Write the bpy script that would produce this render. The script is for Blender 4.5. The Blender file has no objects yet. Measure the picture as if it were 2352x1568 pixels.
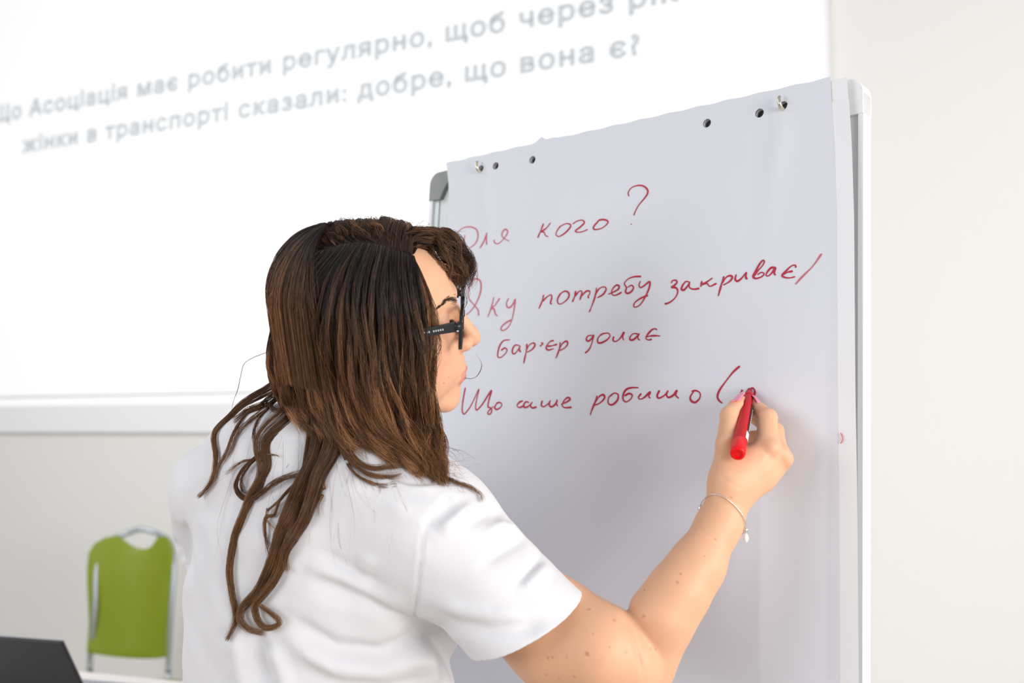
import bpy, bmesh, math, random
import numpy as np
from mathutils import Vector, Matrix

random.seed(7)
rng = np.random.default_rng(11)
SC = bpy.context.scene
COL = SC.collection

# ------------------------------------------------------------------ camera
FPX, CX, CY = 2400.0, 1176.0, 784.0
CAM = np.array([0.0, 0.0, 1.30])
PITCH = math.atan(206.0 / FPX)
RIGHT = np.array([1.0, 0, 0])
FWD = np.array([0, math.cos(PITCH), math.sin(PITCH)])
UPV = np.array([0, -math.sin(PITCH), math.cos(PITCH)])
cam_data = bpy.data.cameras.new('camera')
cam = bpy.data.objects.new('camera', cam_data)
COL.objects.link(cam)
cam.location = CAM
cam.rotation_euler = (math.pi / 2 + PITCH, 0, 0)
cam_data.sensor_width = 36.0
cam_data.lens = FPX / 2352.0 * 36.0
cam_data.clip_start = 0.05
cam_data.dof.use_dof = True
cam_data.dof.focus_distance = 1.22
cam_data.dof.aperture_fstop = 3.8
SC.camera = cam

# ------------------------------------------------------------------ light
SC.view_settings.view_transform = 'Standard'
SC.view_settings.look = 'None'
SC.view_settings.gamma = 1.0
SC.view_settings.use_curve_mapping = False
SC.view_settings.exposure = 0.0
SC.render.film_transparent = False
w = bpy.data.worlds.new('daylight')
SC.world = w
w.use_nodes = True
bg = w.node_tree.nodes['Background']
bg.inputs['Color'].default_value = (0.93, 0.96, 1.0, 1)
bg.inputs['Strength'].default_value = 0.48


def area_light(name, loc, target, size, size_y, power, color):
    d = bpy.data.lights.new(name, 'AREA')
    d.shape = 'RECTANGLE'
    d.size, d.size_y = size, size_y
    d.energy = power
    d.color = color
    o = bpy.data.objects.new(name, d)
    COL.objects.link(o)
    o.location = loc
    o.rotation_euler = (Vector(target) - Vector(loc)).to_track_quat('-Z', 'Y').to_euler()
    return o


# daylight through the windows on the left and on the right of the room
area_light('left_window_daylight', (-3.0, -0.25, 1.75), (0.0, 1.35, 1.2), 1.7, 1.5, 38, (0.97, 0.985, 1.0))
area_light('right_window_daylight', (2.6, 0.0, 1.7), (0.3, 1.3, 1.15), 1.3, 1.3, 44, (1.0, 0.955, 0.91))
area_light('rear_window_daylight', (1.85, -1.5, 1.5), (0.1, 1.4, 1.2), 1.3, 1.3, 70, (1.0, 0.98, 0.95))


# an added, unseen fill light that brightens the left wall
area_light('left_wall_fill_light', (-2.3, 1.7, 3.0), (-2.2, 3.6, 0.9), 1.2, 1.2, 34, (1.0, 0.99, 0.96))


# ------------------------------------------------------------------ frames of reference
def nz(v):
    v = np.asarray(v, float)
    return v / np.linalg.norm(v)


def ray(px, py):
    px = np.asarray(px, float); py = np.asarray(py, float)
    return (RIGHT * ((px - CX) / FPX)[..., None] + UPV * ((CY - py) / FPX)[..., None] + FWD)


def P(px, py, d):
    """a point at pixel (px, py) of the photograph, d metres along the optical axis"""
    return CAM + ray(px, py) * np.asarray(d, float)[..., None]


def proj(p):
    q = p - CAM
    z = q @ FWD
    return CX + FPX * (q @ RIGHT) / z, CY - FPX * (q @ UPV) / z, z


class Plane:
    def __init__(s, origin, e1, e2):
        s.o, s.e1, s.e2 = origin, e1, e2
        s.n = np.cross(e1, e2)

    def uv(s, px, py, wv=0.0):
        r = ray(px, py)
        t = ((s.o + s.n * wv - CAM) @ s.n) / (r @ s.n)
        q = CAM + r * t[..., None] - s.o
        return np.stack([q @ s.e1, q @ s.e2], -1)

    def at(s, u, v, wv=0.0):
        u = np.asarray(u, float); v = np.asarray(v, float); wv = np.asarray(wv, float)
        return s.o + u[..., None] * s.e1 + v[..., None] * s.e2 + wv[..., None] * s.n


A_B = math.atan(2776.0 / FPX)
be1 = np.array([math.sin(A_B), -math.cos(A_B), 0])
bn0 = np.array([-math.cos(A_B), -math.sin(A_B), 0])
LEAN = math.radians(4.3)
be2 = np.array([0, 0, 1.0]) * math.cos(LEAN) - bn0 * math.sin(LEAN)
BOARD = Plane(P(1722, 893, 1.2), be1, be2)          # face of the top paper sheet
A_W = math.atan(5076.0 / FPX)
we1 = np.array([math.sin(A_W), -math.cos(A_W), 0])
WALL = Plane(P(300, 1200, 4.4), we1, np.array([0, 0, 1.0]))


# ------------------------------------------------------------------ materials
def mat(name, col, rough=0.6, metal=0.0, sss=0.0, spec=0.5, emit=None, estr=0.0, alpha=1.0, trans=0.0, attr=None,
        bump=None, coat=0.0, sheen=0.0, noise=None):
    m = bpy.data.materials.new(name)
    m.use_nodes = True
    nt = m.node_tree
    b = nt.nodes['Principled BSDF']
    b.inputs['Base Color'].default_value = (*col, 1)
    b.inputs['Roughness'].default_value = rough
    b.inputs['Metallic'].default_value = metal
    b.inputs['Specular IOR Level'].default_value = spec
    if sss:
        b.inputs['Subsurface Weight'].default_value = sss
        b.inputs['Subsurface Radius'].default_value = (1.0, 0.35, 0.18)
        b.inputs['Subsurface Scale'].default_value = 0.006
    if emit:
        b.inputs['Emission Color'].default_value = (*emit, 1)
        b.inputs['Emission Strength'].default_value = estr
    if trans:
        b.inputs['Transmission Weight'].default_value = trans
        b.inputs['IOR'].default_value = 1.45
    if coat:
        b.inputs['Coat Weight'].default_value = coat
    if sheen:
        b.inputs['Sheen Weight'].default_value = sheen
    if alpha < 1:
        b.inputs['Alpha'].default_value = alpha
    src = None
    if attr:
        a = nt.nodes.new('ShaderNodeAttribute')
        a.attribute_name = attr
        src = a.outputs['Color']
        nt.links.new(src, b.inputs['Base Color'])
    if noise:
        sc, amt = noise
        tc = nt.nodes.new('ShaderNodeTexCoord')
        n = nt.nodes.new('ShaderNodeTexNoise'); n.inputs['Scale'].default_value = sc; n.inputs['Detail'].default_value = 4
        nt.links.new(tc.outputs['Object'], n.inputs['Vector'])
        mx = nt.nodes.new('ShaderNodeMix'); mx.data_type = 'RGBA'; mx.blend_type = 'MULTIPLY'
        mr = nt.nodes.new('ShaderNodeMapRange')
        mr.inputs['To Min'].default_value = 1 - amt; mr.inputs['To Max'].default_value = 1 + amt
        nt.links.new(n.outputs['Fac'], mr.inputs['Value'])
        mx.inputs['Factor'].default_value = 1.0
        if src is not None:
            nt.links.new(src, mx.inputs[6])
        else:
            mx.inputs[6].default_value = (*col, 1)
        nt.links.new(mr.outputs['Result'], mx.inputs[7])
        nt.links.new(mx.outputs[2], b.inputs['Base Color'])
    if bump:
        sc, st, di = bump
        tc = nt.nodes.new('ShaderNodeTexCoord')
        n = nt.nodes.new('ShaderNodeTexNoise'); n.inputs['Scale'].default_value = sc; n.inputs['Detail'].default_value = 5
        nt.links.new(tc.outputs['Object'], n.inputs['Vector'])
        bp = nt.nodes.new('ShaderNodeBump'); bp.inputs['Strength'].default_value = st; bp.inputs['Distance'].default_value = di
        nt.links.new(n.outputs['Fac'], bp.inputs['Height'])
        nt.links.new(bp.outputs['Normal'], b.inputs['Normal'])
    return m


M = {}
M['wall'] = mat('wall_paint', (0.86, 0.85, 0.828), 0.85, bump=(60, 0.05, 0.002))
M['floor'] = mat('floor_laminate', (0.42, 0.36, 0.30), 0.5, noise=(6, 0.15))
M['screen_cloth'] = mat('screen_border', (0.93, 0.94, 0.97), 0.8)
M['screen_rail'] = mat('screen_rail_white', (0.9, 0.9, 0.9), 0.5)
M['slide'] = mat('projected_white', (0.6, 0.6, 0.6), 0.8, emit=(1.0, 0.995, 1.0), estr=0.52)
M['slide_text'] = mat('projected_letters', (0.16, 0.18, 0.20), 0.8, emit=(0.88, 0.95, 1.0), estr=0.36)
M['slide_line'] = mat('projected_edge', (0.62, 0.64, 0.66), 0.8)
M['paper'] = mat('flipchart_paper', (0.705, 0.72, 0.785), 0.75, bump=(9, 0.10, 0.004))
M['paper_edge'] = mat('paper_edges', (0.83, 0.83, 0.86), 0.8)
M['ink'] = mat('red_ink', (0.46, 0.008, 0.04), 0.6)
M['ink_pale'] = mat('pale_red_ink', (0.60, 0.12, 0.17), 0.6)
M['board'] = mat('whiteboard_enamel', (0.80, 0.84, 0.84), 0.25)
M['alu'] = mat('aluminium', (0.62, 0.66, 0.67), 0.35, metal=0.35)
M['alu_white'] = mat('white_profile', (0.86, 0.87, 0.88), 0.35)
M['cap'] = mat('grey_plastic', (0.26, 0.27, 0.27), 0.5)
M['dark'] = mat('dark_recess', (0.02, 0.025, 0.03), 0.5)
M['brass'] = mat('nickel_hook', (0.75, 0.68, 0.55), 0.25, metal=1.0)
M['steel'] = mat('steel', (0.75, 0.75, 0.76), 0.25, metal=1.0)
M['skin'] = mat('skin', (0.75, 0.48, 0.34), 0.48, sss=0.12, spec=0.32, attr='tint', bump=(260, 0.10, 0.0006), noise=(45, 0.05))
M['shirt'] = mat('white_cotton', (0.745, 0.735, 0.76), 0.9, spec=0.15, sheen=0.1, bump=(700, 0.12, 0.0004))
M['denim'] = mat('dark_trousers', (0.03, 0.035, 0.05), 0.85)
M['hair'] = mat('brown_hair', (0.1, 0.05, 0.03), 0.52, spec=0.28, attr='tint')
M['nail'] = mat('pink_nail_polish', (0.80, 0.24, 0.36), 0.22, coat=0.4)
M['acetate'] = mat('black_acetate', (0.012, 0.014, 0.017), 0.28)
M['glass'] = mat('spectacle_lens', (0.97, 0.98, 0.99), 0.02, alpha=0.12)
M['print'] = mat('silver_print', (0.55, 0.57, 0.58), 0.4)
M['eye'] = mat('eye_white', (0.8, 0.77, 0.74), 0.15)
M['iris'] = mat('iris', (0.10, 0.055, 0.02), 0.15)
M['pen'] = mat('red_marker', (0.50, 0.003, 0.010), 0.38, spec=0.3)
M['pen_bright'] = mat('bright_red_plug', (0.78, 0.003, 0.006), 0.35, spec=0.35)
M['pen_tip'] = mat('dark_red_nib', (0.33, 0.004, 0.02), 0.6)
M['pen_label'] = mat('dark_label', (0.05, 0.012, 0.016), 0.35)
M['white_print'] = mat('white_print', (0.75, 0.74, 0.74), 0.5)
M['silver'] = mat('silver_chain', (0.80, 0.80, 0.80), 0.2, metal=1.0)
M['pearl'] = mat('white_pearl', (0.92, 0.92, 0.92), 0.15, coat=0.5)
M['green'] = mat('green_plastic', (0.235, 0.30, 0.010), 0.45, bump=(200, 0.05, 0.001))
M['tube'] = mat('grey_tube', (0.45, 0.48, 0.52), 0.35, metal=0.6)
M['table'] = mat('white_tabletop', (0.84, 0.79, 0.77), 0.5)
M['laptop'] = mat('black_laptop_lid', (0.012, 0.012, 0.014), 0.45, noise=(30, 0.2))
M['laptop_edge'] = mat('grey_laptop_edge', (0.30, 0.30, 0.34), 0.35, metal=0.5)


# ------------------------------------------------------------------ object helpers
def link(o, parent=None):
    COL.objects.link(o)
    if parent is not None:
        o.parent = parent
    return o


def mesh_obj(name, verts, faces, m, parent=None, smooth=True, tint=None):
    me = bpy.data.meshes.new(name)
    if isinstance(faces, np.ndarray):
        k = faces.shape[1]
        nv, nf = len(verts), len(faces)
        me.vertices.add(nv)
        me.vertices.foreach_set('co', np.asarray(verts, np.float32).ravel())
        me.loops.add(nf * k)
        me.loops.foreach_set('vertex_index', faces.astype(np.int32).ravel())
        me.polygons.add(nf)
        me.polygons.foreach_set('loop_start', np.arange(0, nf * k, k, dtype=np.int32))
        me.polygons.foreach_set('loop_total', np.full(nf, k, np.int32))
        me.update(calc_edges=True)
    else:
        me.from_pydata([tuple(map(float, v)) for v in verts], [], [tuple(map(int, f)) for f in faces])
    if smooth:
        me.polygons.foreach_set('use_smooth', np.ones(len(me.polygons), bool))
    if tint is not None:
        a = me.attributes.new('tint', 'FLOAT_COLOR', 'POINT')
        c = np.ones((len(verts), 4), np.float32)
        c[:, :3] = tint
        a.data.foreach_set('color', c.ravel())
    for mm in (m if isinstance(m, (list, tuple)) else [m]):
        me.materials.append(mm)
    me.validate()
    o = bpy.data.objects.new(name, me)
    return link(o, parent)


def bm_obj(name, bm, m, parent=None, smooth=False, bevel=0.0, seg=2):
    bmesh.ops.recalc_face_normals(bm, faces=bm.faces)
    me = bpy.data.meshes.new(name)
    bm.to_mesh(me); bm.free()
    for mm in (m if isinstance(m, (list, tuple)) else [m]):
        me.materials.append(mm)
    if smooth:
        me.polygons.foreach_set('use_smooth', np.ones(len(me.polygons), bool))
    o = link(bpy.data.objects.new(name, me), parent)
    if bevel:
        b = o.modifiers.new('bevel', 'BEVEL'); b.width = bevel; b.segments = seg; b.limit_method = 'ANGLE'
    return o


def thing(name, label, cat, loc=(0, 0, 0), group=None):
    o = bpy.data.objects.new(name, None)
    o.empty_display_size = 0.05
    COL.objects.link(o)
    o['label'] = label; o['category'] = cat
    if group:
        o['group'] = group
    return o


def structure(o):
    o['kind'] = 'structure'
    return o


def box_bm(bm, o, ax, ay, az):
    """box spanned from corner o by three edge vectors"""
    o, ax, ay, az = map(np.asarray, (o, ax, ay, az))
    vs = [bm.verts.new(tuple(o + a * ax + b * ay + c * az)) for c in (0, 1) for b in (0, 1) for a in (0, 1)]
    for f in ((0, 1, 3, 2), (4, 6, 7, 5), (0, 4, 5, 1), (2, 3, 7, 6), (0, 2, 6, 4), (1, 5, 7, 3)):
        bm.faces.new([vs[i] for i in f])
    return bm


def spline(pts, n):
    """Catmull-Rom through the rows of pts, n samples at even arc length"""
    p = np.asarray(pts, float)
    if len(p) < 3:
        t = np.linspace(0, 1, n)[:, None]
        return p[0] * (1 - t) + p[-1] * t
    q = np.vstack([2 * p[0] - p[1], p, 2 * p[-1] - p[-2]])
    out = []
    for i in range(1, len(q) - 2):
        t = np.linspace(0, 1, 16, endpoint=False)[:, None]
        a, b, c, d = q[i - 1], q[i], q[i + 1], q[i + 2]
        out.append(0.5 * ((2 * b) + (c - a) * t + (2 * a - 5 * b + 4 * c - d) * t ** 2 + (-a + 3 * b - 3 * c + d) * t ** 3))
    out = np.vstack(out + [p[-1:]])
    s = np.r_[0, np.cumsum(np.linalg.norm(np.diff(out[:, :3], axis=0), axis=1))]
    u = np.linspace(0, s[-1], n)
    return np.stack([np.interp(u, s, out[:, k]) for k in range(out.shape[1])], -1)


def tube_arrays(S, R, sides):
    """S (N,M,3) polylines with radii R (N,M) -> verts, quads"""
    N, Mn, _ = S.shape
    T = np.gradient(S, axis=1)
    T /= np.linalg.norm(T, axis=2, keepdims=True) + 1e-12
    ref = np.where(np.abs(T[..., 2:3]) > 0.9, np.array([1.0, 0, 0]), np.array([0, 0, 1.0]))
    # a steady reference per strand avoids flips
    ref = np.broadcast_to(nz([0.31, -0.9, 0.28]), T.shape)
    A = np.cross(T, ref); A /= np.linalg.norm(A, axis=2, keepdims=True) + 1e-9
    B = np.cross(T, A)
    ang = np.arange(sides) * 2 * np.pi / sides
    V = S[:, :, None, :] + R[:, :, None, None] * (A[:, :, None, :] * np.cos(ang)[None, None, :, None] + B[:, :, None, :] * np.sin(ang)[None, None, :, None])
    idx = np.arange(N * Mn * sides).reshape(N, Mn, sides)
    a = idx[:, :-1, :]; b = idx[:, 1:, :]
    Fq = np.stack([a, np.roll(a, -1, 2), np.roll(b, -1, 2), b], -1).reshape(-1, 4)
    return V.reshape(-1, 3), Fq


def tube_obj(name, pts, r, m, parent=None, sides=12, n=None, caps=True):
    p = np.asarray(pts, float)
    if n:
        p = spline(p, n)
    r = np.broadcast_to(np.asarray(r, float), (len(p),)) if np.ndim(r) == 0 else np.interp(np.linspace(0, 1, len(p)), np.linspace(0, 1, len(r)), r)
    # parallel transport frame
    T = np.gradient(p, axis=0); T /= np.linalg.norm(T, axis=1, keepdims=True)
    a = np.cross(T[0], [0.3, 0.2, 0.93]); a = nz(a)
    V = []
    for i in range(len(p)):
        a = nz(a - T[i] * (a @ T[i])); b = np.cross(T[i], a)
        for k in range(sides):
            th = 2 * math.pi * k / sides
            V.append(p[i] + r[i] * (a * math.cos(th) + b * math.sin(th)))
    Fs = []
    for i in range(len(p) - 1):
        for k in range(sides):
            k2 = (k + 1) % sides
            Fs.append((i * sides + k, i * sides + k2, (i + 1) * sides + k2, (i + 1) * sides + k))
    if caps:
        Fs.append(tuple(range(sides - 1, -1, -1)))
        Fs.append(tuple((len(p) - 1) * sides + k for k in range(sides)))
    return mesh_obj(name, V, Fs, m, parent)


def lathe_obj(name, prof, A, B, m, parent=None, sides=28):
    """profile [(distance along A->B, radius)]"""
    A = np.asarray(A, float); T = nz(np.asarray(B, float) - A)
    a = nz(np.cross(T, [0.2, 0.1, 0.97])); b = np.cross(T, a)
    V, Fs = [], []
    for s, r in prof:
        for k in range(sides):
            th = 2 * math.pi * k / sides
            V.append(A + T * s + r * (a * math.cos(th) + b * math.sin(th)))
    for i in range(len(prof) - 1):
        for k in range(sides):
            k2 = (k + 1) % sides
            Fs.append((i * sides + k, i * sides + k2, (i + 1) * sides + k2, (i + 1) * sides + k))
    Fs.append(tuple(range(sides - 1, -1, -1)))
    Fs.append(tuple((len(prof) - 1) * sides + k for k in range(sides)))
    o = mesh_obj(name, V, Fs, m, parent)
    e = o.modifiers.new('edges', 'EDGE_SPLIT'); e.split_angle = math.radians(50)
    return o


# ------------------------------------------------------------------ signed distances and surface nets
def smin(a, b, k):
    h = np.clip(0.5 + 0.5 * (b - a) / k, 0, 1)
    return b * (1 - h) + a * h - k * h * (1 - h)


def smax(a, b, k):
    return -smin(-a, -b, k)


def cone(p, a, b, ra, rb):
    """tapered capsule"""
    a = np.asarray(a, float); b = np.asarray(b, float)
    ab = b - a
    t = np.clip(((p - a) @ ab) / (ab @ ab), 0, 1)
    return np.linalg.norm(p - a - t[:, None] * ab, axis=1) - (ra + (rb - ra) * t)


def ell(p, c, r):
    q = p - np.asarray(c, float); r = np.asarray(r, float)
    k0 = np.linalg.norm(q / r, axis=1); k1 = np.linalg.norm(q / (r * r), axis=1) + 1e-9
    return k0 * (k0 - 1) / k1


def chain(p, pts, k=0.004):
    d = None
    for (a, ra), (b, rb) in zip(pts[:-1], pts[1:]):
        e = cone(p, a, b, ra, rb)
        d = e if d is None else smin(d, e, k)
    return d


def surface_nets(sdf, lo, hi, h, lip=1.5):
    lo = np.asarray(lo, float); hi = np.asarray(hi, float)
    nb = np.ceil((hi - lo) / (8 * h)).astype(int)
    gx, gy, gz = np.meshgrid(*[np.arange(n) for n in nb], indexing='ij')
    Bk = np.stack([gx, gy, gz], -1).reshape(-1, 3)
    cen = lo + (Bk * 8 + 4) * h
    act = np.zeros(len(Bk), bool)
    for i in range(0, len(Bk), 60000):
        act[i:i + 60000] = np.abs(sdf(cen[i:i + 60000])) < 8 * h * 0.87 * lip
    Bk = Bk[act]
    o9 = np.stack(np.meshgrid(*[np.arange(9)] * 3, indexing='ij'), -1).reshape(-1, 3)
    NC = nb * 8 + 2
    cid_all, vert_all, ed_all = [], [], []
    cor = np.array([[i, j, k] for i in (0, 1) for j in (0, 1) for k in (0, 1)])
    edges = [(a, b) for a in range(8) for b in range(a + 1, 8) if np.abs(cor[a] - cor[b]).sum() == 1]
    for i in range(0, len(Bk), 96):
        bb = Bk[i:i + 96]
        g = bb[:, None, :] * 8 + o9[None]
        val = sdf((lo + g.reshape(-1, 3) * h)).reshape(len(bb), 9, 9, 9)
        ins = val < 0
        c8 = np.stack([ins[:, a:a + 8, b:b + 8, c:c + 8] for a, b, c in cor], -1)
        mix = c8.any(-1) & ~c8.all(-1)
        bi, ci, cj, ck = np.nonzero(mix)
        if not len(bi):
            continue
        v8 = np.stack([val[bi, ci + a, cj + b, ck + c] for a, b, c in cor], -1)
        acc = np.zeros((len(bi), 3)); cnt = np.zeros(len(bi))
        for a, b in edges:
            va, vb = v8[:, a], v8[:, b]
            mk = (va < 0) != (vb < 0)
            t = np.where(mk, va / np.where(mk, va - vb, 1), 0)
            acc += mk[:, None] * (cor[a] + t[:, None] * (cor[b] - cor[a]))
            cnt += mk
        base = bb[bi] * 8 + np.stack([ci, cj, ck], -1)
        vert_all.append(lo + (base + acc / cnt[:, None]) * h)
        cid_all.append((base[:, 0] * NC[1] + base[:, 1]) * NC[2] + base[:, 2])
        for ax in range(3):
            sl0 = ins[:, :8, :8, :8]
            sl1 = [ins[:, 1:9, :8, :8], ins[:, :8, 1:9, :8], ins[:, :8, :8, 1:9]][ax]
            e = np.nonzero(sl0 != sl1)
            if len(e[0]):
                gb = bb[e[0]] * 8 + np.stack(e[1:], -1)
                ed_all.append((ax, gb, sl0[e]))
    cid = np.concatenate(cid_all); vert = np.concatenate(vert_all)
    order = np.argsort(cid); cid = cid[order]; vert = vert[order]
    quads = []
    for ax, gb, s in ed_all:
        u = np.eye(3, dtype=int)[(ax + 1) % 3]; v = np.eye(3, dtype=int)[(ax + 2) % 3]
        ids = []
        ok = np.ones(len(gb), bool)
        for q in (gb - u - v, gb - v, gb, gb - u):
            k = (q[:, 0] * NC[1] + q[:, 1]) * NC[2] + q[:, 2]
            j = np.clip(np.searchsorted(cid, k), 0, len(cid) - 1)
            ok &= cid[j] == k
            ids.append(j)
        f = np.stack(ids, -1)
        f = np.where(s[:, None], f, f[:, ::-1])
        quads.append(f[ok])
    return vert, np.concatenate(quads)


def normals_of(sdf, p, e=0.0015):
    g = np.stack([sdf(p + np.eye(3)[i] * e) - sdf(p - np.eye(3)[i] * e) for i in range(3)], -1)
    return g / (np.linalg.norm(g, axis=1, keepdims=True) + 1e-9)


def trace(px, py, sdf, lo=0.75, hi=1.75):
    """depth where the pixel's ray meets the surface, or passes closest to it"""
    px = np.asarray(px, float); py = np.asarray(py, float)
    r = ray(px, py)
    ds = np.linspace(lo, hi, 501)
    best = np.full(len(px), 1e9); dep = np.full(len(px), 1.2); hit = np.zeros(len(px), bool)
    for d in ds:
        v = sdf(CAM + r * d)
        new = (v < 0) & ~hit
        dep[new] = d; hit |= new
        up = (~hit) & (v < best)
        best[up] = v[up]; dep[up] = d
    return dep, hit


# ================================================================== SETTING
def wall_px(px, py, wv=0.0):
    return WALL.uv(np.array([px], float), np.array([py], float), wv)[0]


def wall_box(name, u0, u1, v0, v1, w0, w1, m, parent=None, bevel=0.0):
    """box on the wall; v is absolute height"""
    bm = bmesh.new()
    zo = WALL.o[2]
    box_bm(bm, WALL.at(u0, v0 - zo, w0), WALL.e1 * (u1 - u0), WALL.e2 * (v1 - v0), WALL.n * (w1 - w0))
    return bm_obj(name, bm, m, parent, bevel=bevel)


structure(wall_box('wall_back', -6.5, 4.2, 0.0, 4.0, -0.12, 0.0, M['wall']))
bm = bmesh.new()
box_bm(bm, (-7.5, -3.0, -0.05), (12.5, 0, 0), (0, 11, 0), (0, 0, 0.05))
structure(bm_obj('floor', bm, M['floor']))
structure(wall_box('baseboard_back', -6.5, 4.2, 0.0, 0.08, 0.0, 0.015, M['alu_white']))

# ------------------------------------------------------------------ projection screen with the slide
zo = WALL.o[2]
scr = thing('projection_screen', 'large white projection screen on the wall showing two lines of grey text', 'projection screen')
uR = wall_px(1908, 300, 0.03)[0]
uL = -3.4
vline = np.mean([wall_px(0, 911, 0.03)[1], wall_px(590, 899, 0.03)[1]]) + zo
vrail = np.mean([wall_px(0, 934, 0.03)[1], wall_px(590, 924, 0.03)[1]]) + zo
vbot = np.mean([wall_px(0, 994, 0.03)[1], wall_px(460, 990, 0.03)[1]]) + zo
wall_box('screen_cloth', uL, uR, vbot, 3.7, 0.004, 0.028, M['screen_cloth'], scr)
slide = wall_box('projected_slide', uL, uR - 0.015, vline, 3.66, 0.028, 0.030, M['slide'], scr)
slide['label'] = 'bright projected slide'
wall_box('slide_edge', uL, uR - 0.015, vline - 0.008, vline, 0.028, 0.030, M['slide_line'], scr)
wall_box('slide_overspill_glow', uL, uR - 0.015, vrail, vline - 0.008, 0.028, 0.030, M['slide'], scr)  # screen strip under the slide, projector overspill put in as its own glow


def slide_text(body, p0, p1, capref, name):
    """text on the screen, baseline from pixel p0 (start) to p1 (end); capref = (px, y_top, y_base) sets its height"""
    a = wall_px(*p0, 0.031); b = wall_px(*p1, 0.031)
    cu = bpy.data.curves.new(name, 'FONT')
    cu.body = body
    cu.size = 1.0
    cu.space_character = 1.12
    cu.fill_mode = 'NONE'
    cu.bevel_depth = 0.030
    cu.bevel_resolution = 0
    cu.resolution_u = 4
    tmp = bpy.data.objects.new(name, cu); COL.objects.link(tmp)
    bpy.context.view_layer.update()
    dg = bpy.context.evaluated_depsgraph_get()
    me = bpy.data.meshes.new_from_object(tmp.evaluated_get(dg))
    co = np.array([v.co[:] for v in me.vertices])
    bpy.data.objects.remove(tmp)
    h = wall_px(capref[0], capref[1], 0.031)[1] - wall_px(capref[0], capref[2], 0.031)[1]
    wd = b[0] - a[0]
    sx = wd / (co[:, 0].max() - co[:, 0].min())
    sy = h / 0.73
    u = a[0] + (co[:, 0] - co[:, 0].min()) * sx
    v = (a[1] + b[1]) / 2 + (b[1] - a[1]) * ((u - a[0]) / wd - 0.5) + co[:, 1] * sy
    fcs = [tuple(pg.vertices) for pg in me.polygons]
    bpy.data.meshes.remove(me)
    VV = WALL.at(u, v, 0.0312 + (co[:, 2] - co[:, 2].min()) * 0.02)
    fx0 = np.array([co[list(f), 0].min() for f in fcs]); fx1 = np.array([co[list(f), 0].max() for f in fcs])
    order = np.argsort(fx0)
    groups, reach = [[]], None
    for i in order:                                     # a wide gap between letters starts a new word
        if reach is not None and fx0[i] - reach > 0.20:
            groups.append([])
        groups[-1].append(i)
        reach = fx1[i] if reach is None else max(reach, fx1[i])
    for g in groups:
        used = sorted({v_ for i in g for v_ in fcs[i]})
        ren = {v_: k for k, v_ in enumerate(used)}
        mesh_obj('slide_word', VV[used], [tuple(ren[v_] for v_ in fcs[i]) for i in g], M['slide_text'], scr, smooth=False)


slide_text('Що Асоціація має робити регулярно, щоб через рік', (-14, 281), (1562, 0), (700, 118, 160), 'slide_text')
slide_text('жінки в транспорті сказали: добре, що вона є?', (50, 351), (1470, 124), (700, 204, 246), 'slide_text')

# ------------------------------------------------------------------ table, laptop, chair at the left
tb = thing('table', 'white tabletop corner in front of the green chair', 'table')
t0 = P(160, 1535, 2.46); t0[2] = 0.74
t1 = P(395, 1560, 2.36); t1[2] = 0.74
td = nz(np.array([t1[0] - t0[0], t1[1] - t0[1], 0]))
tn = np.array([td[1], -td[0], 0])
tc = np.array([t0[0], t0[1], 0.0])
bm = bmesh.new()
box_bm(bm, tc + np.array([0, 0, 0.715]) - td * 1.1, td * 1.55, tn * 0.70, np.array([0, 0, 0.025]))
bm_obj('tabletop', bm, M['table'], tb, bevel=0.003)
for a, b in ((-1.05, 0.05), (0.36, 0.05), (-1.05, 0.62), (0.36, 0.62)):
    q = tc + td * a + tn * b
    tube_obj('leg', [q + [0, 0, 0.0], q + [0, 0, 0.715]], 0.02, M['tube'], tb)

lp = thing('laptop', 'open black laptop on the white table, seen from behind its lid', 'laptop')
yaw = math.radians(17)
le1 = np.array([math.cos(yaw), -math.sin(yaw), 0]); lnrm = np.array([-math.sin(yaw), -math.cos(yaw), 0])
lean = math.radians(33)
ltop = P(140, 1477, 1.93)
lup = np.array([0, 0, 1.0]) * math.cos(lean) + lnrm * math.sin(lean)
lh = (ltop[2] - 0.762) / math.cos(lean)
lbr = ltop - lup * lh                                  # hinge end of the lid, right corner
lth = np.cross(le1, lup)
bm = bmesh.new(); box_bm(bm, lbr - le1 * 0.34, le1 * 0.34, lup * lh, -lth * 0.006)
bm_obj('lid', bm, M['laptop'], lp, bevel=0.002)
bm = bmesh.new(); box_bm(bm, lbr - le1 * 0.341 - lth * 0.0061 - lup * 0.001, le1 * 0.342, lup * (lh + 0.002), -lth * 0.002)
bm_obj('screen_bezel', bm, M['laptop_edge'], lp, bevel=0.0008)
base0 = lbr.copy(); base0[2] = 0.740
bm = bmesh.new(); box_bm(bm, base0 - le1 * 0.34 - lnrm * 0.005, le1 * 0.34, -lnrm * 0.235, np.array([0, 0, 0.017]))
bm_obj('base', bm, M['laptop_edge'], lp, bevel=0.003)
tube_obj('hinge', [base0 - le1 * 0.30 + [0, 0, 0.017], base0 - le1 * 0.04 + [0, 0, 0.017]], 0.006, M['laptop'], lp)

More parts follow.
